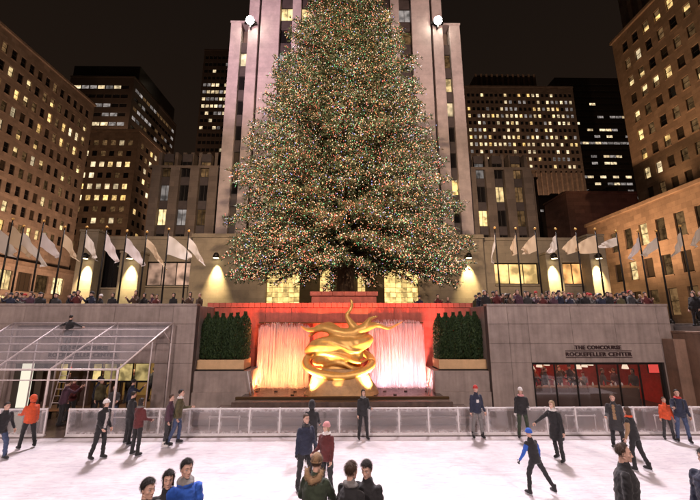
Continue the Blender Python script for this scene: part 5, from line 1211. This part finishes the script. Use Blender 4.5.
def person(label, loc, rz, h, ps, cl, voxel=0.02, group=None, skates=True):
    ps = dict(ps); ps['ankle'] = 0.155 if skates else 0.10
    J = skeleton(h, ps); s = J['s']; me, mats = body_mesh(J, cl, voxel)
    root = empty('person', loc, rz, label, 'person', group)
    # head and hands belong to the body's own mesh
    hb = MB(); sk = 2; head_mesh(hb, J['head'], J['hf'], J['hu'], s*1.0, 2, 5, 6, True, 0.0055 if voxel < 0.015 else 0.009, 8)
    gm = 7 if cl.get('gloves') else 2
    for n_, sg in (('l',1),('r',-1)): hand(hb, J['wr'+n_], J['hd'+n_], v3(-sg,-0.3,0), s*1.05, gm, ps.get('curl', 0.6))
    hm = hb.mesh('h', mats + ['lip','eye_dark', cl.get('gloves','skin'), 'eye_white'])
    bm = bmesh.new(); bm.from_mesh(me); bm.from_mesh(hm)
    me2 = bpy.data.meshes.new('body'); bm.to_mesh(me2); bm.free()
    for m in hm.materials: me2.materials.append(m)
    bpy.data.meshes.remove(me); bpy.data.meshes.remove(hm)
    # material slots: mats are 5 long, then lip, eye, gloves
    link('body', me2, root)
    if cl.get('hair'):
        b = MB(); hair_mesh(b, J['head'], J['hf'], J['hu'], s*1.0, cl.get('hairstyle','short'))
        if voxel < 0.015:                     # loose locks break the outline of the nearest heads
            nq = len(b.v); base = list(b.v)
            for k_ in range(1500):
                q = Vector(random.choice(base)); dr = (q-J['head']).normalized(); rx_ = q-(J['head']+v3(0,0.03,0.12)); tg = rx_.normalized() + v3(0,0,-0.7) + Vector((random.gauss(0,.3),random.gauss(0,.3),random.gauss(0,.2))); tg = (tg - dr*tg.dot(dr)*0.92).normalized()
                w_ = dr.cross(tg)*0.0025; q = q + dr*0.002 + Vector((random.gauss(0,.006),random.gauss(0,.006),random.gauss(0,.006))); e_ = q + tg*random.uniform(.02,.045)+dr*0.003
                b.add([q-w_, q+w_, e_],[(0,1,2)])
        b.build('hair', 'hair_'+cl['hair'], root)
    if cl.get('hat'):
        b = MB(); hair_mesh(b, J['head'], J['hf'], J['hu'], s*1.01, 'hat')
        if cl.get('pompom'): b.ball(J['head']+J['hu']*0.15*s, 0.035*s, 8, 6)
        b.build('hat', cl['hat'], root)
    for n_ in 'lr':
        an, f = J['an'+n_], J['ft'+n_]
        if skates:
            gz = 0.0 if an.z < J['anl'].z+J['anr'].z-an.z+0.02 else an.z-0.155*s
            k = MB(); z0 = an.z-0.155*s
            k.path([an+v3(0,0,0.09*s), an, v3(an.x,an.y,z0+0.09*s)-f*0.02*s], [0.060*s,0.058*s,0.055*s], 10, 0)
            k.path([v3(an.x,an.y,z0+0.085*s)-f*0.065*s, v3(an.x,an.y,z0+0.085*s)+f*0.04*s, v3(an.x,an.y,z0+0.075*s)+f*0.13*s, v3(an.x,an.y,z0+0.07*s)+f*0.175*s], [0.040*s,0.052*s,0.044*s,0.018*s], 10, 0)
            sd = v3(-f.y, f.x, 0).normalized()*0.004
            a, c2_ = v3(an.x,an.y,z0)-f*0.09*s, v3(an.x,an.y,z0)+f*0.18*s; hgt_ = v3(0,0,0.05*s)
            k.add([a-sd,c2_-sd,c2_+sd,a+sd,a-sd+hgt_,c2_-sd+hgt_,c2_+sd+hgt_,a+sd+hgt_],[(0,3,2,1),(4,5,6,7),(0,1,5,4),(1,2,6,5),(2,3,7,6),(3,0,4,7)],1)
            k.build('skate', [cl.get('boot','cloth_black'), 'blade'], root)
        else:
            k = MB(); z0 = an.z-0.10*s
            k.path([v3(an.x,an.y,z0+0.045*s)-f*0.08*s, v3(an.x,an.y,z0+0.05*s)+f*0.04*s, v3(an.x,an.y,z0+0.04*s)+f*0.17*s], [0.040*s,0.048*s,0.034*s], 10, 0); k.tube(an+v3(0,0,0.05*s), v3(an.x,an.y,z0+0.05*s), 0.052*s, 0.045*s, 10); k.build('shoe', 'cloth_black', root)
    if cl.get('hoodup'):
        b = MB(); hair_mesh(b, J['head'], J['hf'], J['hu'], s*1.22, 'hat'); b.path([J['head']-J['hu']*0.10*s-J['hf']*0.05, J['head']-J['hf']*0.06*s, J['head']+J['hu']*0.05*s-J['hf']*0.03],[0.10*s,0.115*s,0.10*s],10); b.build('hood', cl['top'], root)
    if cl.get('bag'):
        b = MB(); q = J['pel'] + J['u']*0.30*s - J['fw']*0.19*s
        b.path([q-J['u']*0.20*s, q-J['u']*0.16*s, q+J['u']*0.05*s, q+J['u']*0.16*s, q+J['u']*0.19*s],[0.10*s,0.135*s,0.14*s,0.12*s,0.06*s],10,flat=0.62); b.build('backpack', cl['bag'], root)
        for sx in (-1, 1):
            b = MB(); b.path([J['pel']+J['u']*t_*s+v3(sx*0.11*s,0,0)+J['fw']*f_*s for t_, f_ in ((.46,-.10),(.475,0.0),(.42,.125),(.30,.15),(.18,.13),(.14,0.0))], 0.014*s, 6); b.build('strap', cl['bag'], root)
    if cl.get('furhood'):
        b = MB(); q = J['neck']+J['u']*0.05*s-J['fw']*0.09*s
        b.path([q+v3(-.13*s,0,.05*s)-J['fw']*0.0, q+v3(-.10*s,0.06*s,-.05*s), q+v3(0,0.09*s,-.10*s), q+v3(.10*s,.06*s,-.05*s), q+v3(.13*s,0,.05*s)], [.035*s,.05*s,.055*s,.05*s,.035*s], 8)
        N = 900
        for k_ in range(N):
            t_ = random.random()*4; i_ = min(3, int(t_)); pp_ = [q+v3(-.13*s,0,.05*s), q+v3(-.10*s,.06*s,-.05*s), q+v3(0,.09*s,-.10*s), q+v3(.10*s,.06*s,-.05*s), q+v3(.13*s,0,.05*s)]
            c_ = pp_[i_].lerp(pp_[i_+1], t_-i_); dr = Vector((random.gauss(0,1),random.gauss(0,1),random.gauss(0,1))).normalized(); e_ = dr.orthogonal().normalized()*0.004
            c_ = c_ + dr*0.035*s; b.add([c_-e_, c_+e_, c_+dr*0.04*s],[(0,1,2)])
        b.build('fur_collar', 'cloth_tan', root)
    return root, J

def spot(px, head_py, floor, h):
    d = ray(px, head_py); Y = (EYE-(floor+h))*d.y/(-d.z); return (d.x/d.y*Y, Y, floor)
ST = dict(lean=3); 
def place(label, px, head, h, face, ps, cl, floor=0.0, voxel=0.02, group='skaters on the ice', skates=True):
    """face: 0 = towards the camera, 90 = to picture right, 180 = away, -90 = to picture left"""
    hh = h + (0.06 if skates else 0.02)
    return person(label, spot(px, head, floor, hh), R(face), h, ps, cl, voxel, group, skates)
glide = dict(lean=9, legl=(12,4,16), legr=(-10,6,12), arml=(8,14,25), armr=(-8,16,20))
stand = dict(lean=2, legl=(2,5,3), legr=(-2,5,4), arml=(6,8,22), armr=(0,9,12))
stride = dict(lean=14, legl=(20,8,28), legr=(-16,20,10), arml=(-14,22,20), armr=(24,20,20))
C = 'cloth_'
place('skater in dark jacket and blue jeans striding at the picture edge', 5, 402, 1.74, 70, dict(stride, legr=(-24,6,14)), dict(top=C+'black', legs=C+'jeans', hair='dark'))
place('skater in bright orange hooded jacket by the tent gate', 34, 397, 1.66, -120, dict(stand, legl=(8,6,8), legr=(-6,8,6), arml=(30,6,50)), dict(top=C+'orange', legs=C+'black', hoodup=True, hair='dark', fat=1.1))
place('skater in white beanie and black jacket gliding past the tent', 105, 401, 1.74, 75, dict(lean=6, legl=(6,3,8), legr=(-6,3,10), arml=(-6,8,30), armr=(10,8,40)), dict(top=C+'black', legs=C+'black', hat=C+'white', hair='brown', hairstyle='long', stripe=(0.05,-.05,.45,C+'white')))
place('dark clothed skater half hidden behind the skater in maroon', 133, 393, 1.72, 150, stand, dict(top=C+'black', legs=C+'black', hair='dark'))
place('skater in dark maroon jacket and black trousers in front of the tent frame', 141, 400, 1.70, 160, dict(stand, arml=(10,10,60), armr=(10,10,60)), dict(top=C+'maroon', legs=C+'black', hair='dark', hairstyle='long', scarf=C+'grey'))
place('skater in olive jacket and blue jeans skating towards the fountain', 180, 391, 1.80, 100, dict(lean=4, legl=(10,4,14), legr=(-8,4,14), arml=(20,8,70), armr=(-6,10,20)), dict(top=C+'olive', legs=C+'jeans', hair='dark', boot=C+'black', scarf=C+'white'))
place('skater in pale boots almost hidden behind the olive jacket', 171, 396, 1.66, 100, stand, dict(top=C+'plum', legs=C+'charcoal', hair='brown', boot=C+'white'))
place('bulky dark hooded figure at the fence just behind the standing couple', 312, 403, 1.70, 185, dict(stand, arml=(20,14,40), armr=(20,14,40)), dict(top=C+'black', legs=C+'black', hoodup=True, hair='dark', fat=1.12))
place('long haired skater in black standing at the fence before the gold sculpture', 363, 391, 1.70, 15, dict(stand, arml=(18,8,75), armr=(4,8,10)), dict(top=C+'black', legs=C+'black', hair='dark', hairstyle='long', scarf=C+'grey'))
place('skater in red cap, dark sweatshirt with white emblem and grey trousers', 475, 387, 1.82, 5, stand, dict(top=C+'navy', legs=C+'grey', hat=C+'red', hair='dark', stripe=(0.055,.26,.36,C+'white')))
place('skater in white hat and black jacket near the planter', 520, 389, 1.76, -20, dict(stand, arml=(10,10,80)), dict(top=C+'black', legs=C+'dgreen', hat=C+'white', hair='blond', hairstyle='long', scarf=C+'pink', gloves=C+'white'))
place('skater in long black coat with white scarf reaching an arm out', 553, 402, 1.74, -60, dict(lean=8, legl=(6,4,10), legr=(-8,4,10), arml=(10,20,10), armr=(42,30,6)), dict(top=C+'black', legs=C+'black', hair='blond', hairstyle='long', coat=.36, scarf=C+'white'))
place('young skater with blue sleeves and blue helmet striding away', 532, 430, 1.50, 200, dict(lean=12, legl=(16,10,22), legr=(-14,24,6), arml=(4,26,16), armr=(4,26,16)), dict(top=C+'black', arms=C+'blue', armslot=4, legs=C+'black', hat=C+'blue', gloves=C+'black'))
place('skater in long dark grey coat over plaid shirt arm in arm with another', 612, 395, 1.78, -40, dict(lean=6, legl=(10,5,12), legr=(-8,5,12), armr=(20,8,60)), dict(top=C+'charcoal', legs=C+'black', hair='brown', coat=.34, stripe=(0.04,.02,.5,C+'tan')))
place('skater in tan jacket and black trousers beside the grey coat', 630, 409, 1.68, -150, dict(lean=8, legl=(8,4,12), legr=(-10,6,10)), dict(top=C+'black', legs=C+'black', arms=C+'tan', armslot=4, hair='brown', hairstyle='long', scarf=C+'orange'))
place('skater in dark jacket and jeans standing at the fence by the corner wall', 676, 391, 1.76, -30, dict(stand, armr=(30,12,70)), dict(top=C+'navy', legs=C+'jeans', hair='dark', bag=C+'charcoal', scarf=C+'red'))
place('child in orange jacket behind the fence corner skater', 663, 398, 1.45, -20, stand, dict(top=C+'orange', legs=C+'charcoal', hair='brown'))
place('man in dark navy jacket standing close to the woman in burgundy', 306, 416, 1.80, 25, dict(stand, arml=(14,6,60), turn=10), dict(top=C+'navy', legs=C+'black', hair='brown', fat=1.1, scarf=C+'charcoal', gloves=C+'black'), voxel=0.016)
place('woman in burgundy jacket and pink hat beside the man in navy', 327, 424, 1.68, -30, dict(stand, turn=-20, armr=(14,8,60)), dict(top=C+'maroon', legs=C+'black', hat=C+'pink', hair='blond', hairstyle='long', fat=1.1, scarf=C+'white'), voxel=0.016)
G = 'people on the near terrace'; tz_ = 0.55
def near(label, px, head, h, face, ps, cl): return place(label, px, head, h, face, ps, cl, floor=tz_, voxel=0.013, group=G, skates=False)
near('person in tan beanie and fur collared dark coat seen from behind', 314, 459, 1.72, 165, dict(stand, lean=12, arml=(20,22,40), armr=(20,22,40)), dict(top=C+'dgreen', legs=C+'black', hat=C+'tan', hair='brown', furhood=True, fat=1.12))
near('brown haired person in black jacket with grey collar seen from behind', 350, 466, 1.74, 140, dict(stand, turn=-10), dict(top=C+'black', legs=C+'black', hair='brown', scarf=C+'grey', fat=1.08))
near('dark haired person in black jacket looking towards the camera', 368, 462, 1.72, -25, dict(stand, nod=12), dict(top=C+'black', legs=C+'charcoal', hair='dark', fat=1.05))
near('dark haired man looking sideways at the lower picture edge', 147, 482, 1.74, 65, stand, dict(top=C+'charcoal', legs=C+'black', hair='dark'))
near('woman with long dark hair between two men at the rink edge', 169, 473, 1.66, 25, stand, dict(top=C+'black', legs=C+'black', hair='dark', hairstyle='long'))
near('young man in bright blue jacket and grey scarf at the rink edge', 187, 462, 1.78, 30, dict(stand, turn=15), dict(top=C+'blue', legs=C+'black', hair='dark', scarf=C+'grey'))
near('balding man in black coat looking across the ice', 620, 447, 1.86, 55, dict(stand), dict(top=C+'black', legs=C+'black', hair='brown', hairstyle='bald', coat=.3, fat=1.08))
near('person in dark blue coat cut off by the picture edge', 705, 452, 1.80, -70, stand, dict(top=C+'navy', legs=C+'black', hair='dark', fat=1.1))
# worker on a ladder above the tent roof
wx, wy = ax(71,330,18.45), 18.45
ld = empty('ladder', (wx, wy, 0.03), 0, 'steel ladder leaning on the court wall behind the tent frame', 'ladder')
for sx in (-0.2, 0.2): MB().tube((sx,-0.35,0),(sx,0.42,3.9),0.022).build('rail', 'steel_pipe', ld)
for k in range(12): MB().tube((-0.2,-0.35+0.77*(0.3+k*0.3)/3.9,0.3+k*0.3),(0.2,-0.35+0.77*(0.3+k*0.3)/3.9,0.3+k*0.3),0.015).build('rung', 'steel_pipe', ld)
person('worker in black jacket with arms spread, standing above the tent roof', (wx, wy-0.14, 2.98), R(170), 1.70, dict(stand, arml=(10,70,20), armr=(10,70,20)), dict(top=C+'black', legs=C+'grey', hair='dark', fat=1.1), 0.022, None, False)

# ------ crowd: a few figures copied along the parapet, on the stairs and in the rooms
def crowd_mesh(ps, cl, h):
    ps = dict(ps); ps['ankle'] = 0.10; J = skeleton(h, ps); s = J['s']; me, mats = body_mesh(J, cl, 0.034)
    hb = MB(); head_mesh(hb, J['head'], J['hf'], J['hu'], s*1.06, 2, 2, 2, False)
    b2_ = MB(); hair_mesh(b2_, J['head'], J['hf'], J['hu'], s*1.08, cl.get('hairstyle','short')); hb.add(b2_.v, b2_.f, 5, True)
    for n_, sg in (('l',1),('r',-1)):
        hand(hb, J['wr'+n_], J['hd'+n_], v3(-sg,-0.3,0), s*1.05, 2, .5)
        an, f = J['an'+n_], J['ft'+n_]; hb.path([v3(an.x,an.y,0.045)-f*0.08, v3(an.x,an.y,0.05)+f*0.04, v3(an.x,an.y,0.04)+f*0.17],[0.045,0.05,0.034],8,1)
    hm = hb.mesh('h', mats + [cl['hm']]); bm = bmesh.new(); bm.from_mesh(me); bm.from_mesh(hm); m2_ = bpy.data.meshes.new('person'); bm.to_mesh(m2_); bm.free()
    for m in hm.materials: m2_.materials.append(m)
    bpy.data.meshes.remove(me); bpy.data.meshes.remove(hm); return m2_
poses = [stand, dict(stand, arml=(35,10,100), armr=(35,10,100), turn=15), dict(stand, arml=(20,20,60), turn=-25), dict(stand, lean=8, armr=(60,10,80))]
cm_ = []; cword = ['black','maroon','charcoal','navy','brown','grey','black and jeans','plum','olive','dark brown']
for i, (tp, lg, hm_) in enumerate((('black','black','hair_dark'),('maroon','black','hair_dark'),('charcoal','jeans','hair_brown'),('navy','black','cloth_black'),('brown','charcoal','hair_blond'),('grey','black','cloth_red'),('black','jeans','cloth_white'),('plum','black','hair_brown'),('olive','black','cloth_charcoal'),('brown','black','hair_dark'))):
    cm_.append(crowd_mesh(poses[i % 4], dict(top=C+tp, legs=C+lg, hm=hm_, hairstyle='hat' if hm_.startswith('cloth') else ('long' if i % 3 == 0 else 'short'), fat=1.08), 1.70))
rc = random.Random(5)
def crowd(n, xr, yr, floor, label, group, face=(-40, 40), mind=0.36):
    pts = []
    for _ in range(n*30):
        if len(pts) >= n: break
        p = (rc.uniform(*xr), rc.uniform(*yr))
        if all((p[0]-q[0])**2 + (p[1]-q[1])**2 > mind**2 for q in pts): pts.append(p)
    pts.sort(key=lambda p: abs(p[0])); seen_ = {}
    for p in pts:
        ci_ = rc.choice(CH); o = link('person', cm_[ci_], None, (p[0], p[1], floor), R(rc.uniform(*face))); k = rc.uniform(0.93, 1.07); o.scale = (k, k, k)
        w_ = cword[ci_]; n_ = seen_.get(w_, 0); seen_[w_] = n_+1           # counted outwards from the middle of the court
        tag(o, label % (ORD[n_], w_), 'person', group)
CH = [0,0,0,1,2,2,3,3,4,5,6,7,8,9]
crowd(72, (NX1+0.3, 17.0), (WY+0.7, WY+2.6), PLAZA, '%s onlooker in %s counting from the fountain, above the restaurant wall', 'onlookers above the restaurant')
crowd(20, (-18.8, -14.2), (WY+0.75, WY+2.2), PLAZA, '%s onlooker in %s counting from the fountain, at the parapet above the tent', 'onlookers above the tent')
crowd(9, (-13.5, NX0-0.6), (WY+1.2, WY+2.4), PLAZA, '%s onlooker in %s counting from the planter, at the parapet above the tent end', 'onlookers beside the planter')
crowd(16, (17.9, 20.4), (15.6, WY+0.2), 4.2, '%s onlooker in %s counting from the rink, on the corner stair terrace', 'onlookers on the stair terrace', (-80, 0))
crowd(3, (4.6, 6.6), (22.5, 23.4), PLAZA, '%s onlooker in %s counting from the tree, behind the red fountain wall', 'onlookers behind the red wall')
crowd(14, (RX0+0.3, RX1-0.8), (WY+0.8, WY+3.6), 0.04, '%s diner in %s counting from the fountain, inside the red restaurant', 'people in the restaurant', (-180, 180), 0.5)
crowd(8, (LX0+1.0, LX1-0.3), (WY+1.0, WY+3.0), 0.04, '%s visitor in %s counting from the fountain, inside the yellow skate hall', 'people in the skate hall', (-180, 180), 0.5)
crowd(7, (ax(60,400,17.3), ax(150,400,17.3)), (16.6, 18.4), 0.03, '%s visitor in %s counting from the fountain, standing under the tent frame', 'people under the tent', (-180, 180), 0.6)

bpy.data.scenes.remove(TMP)
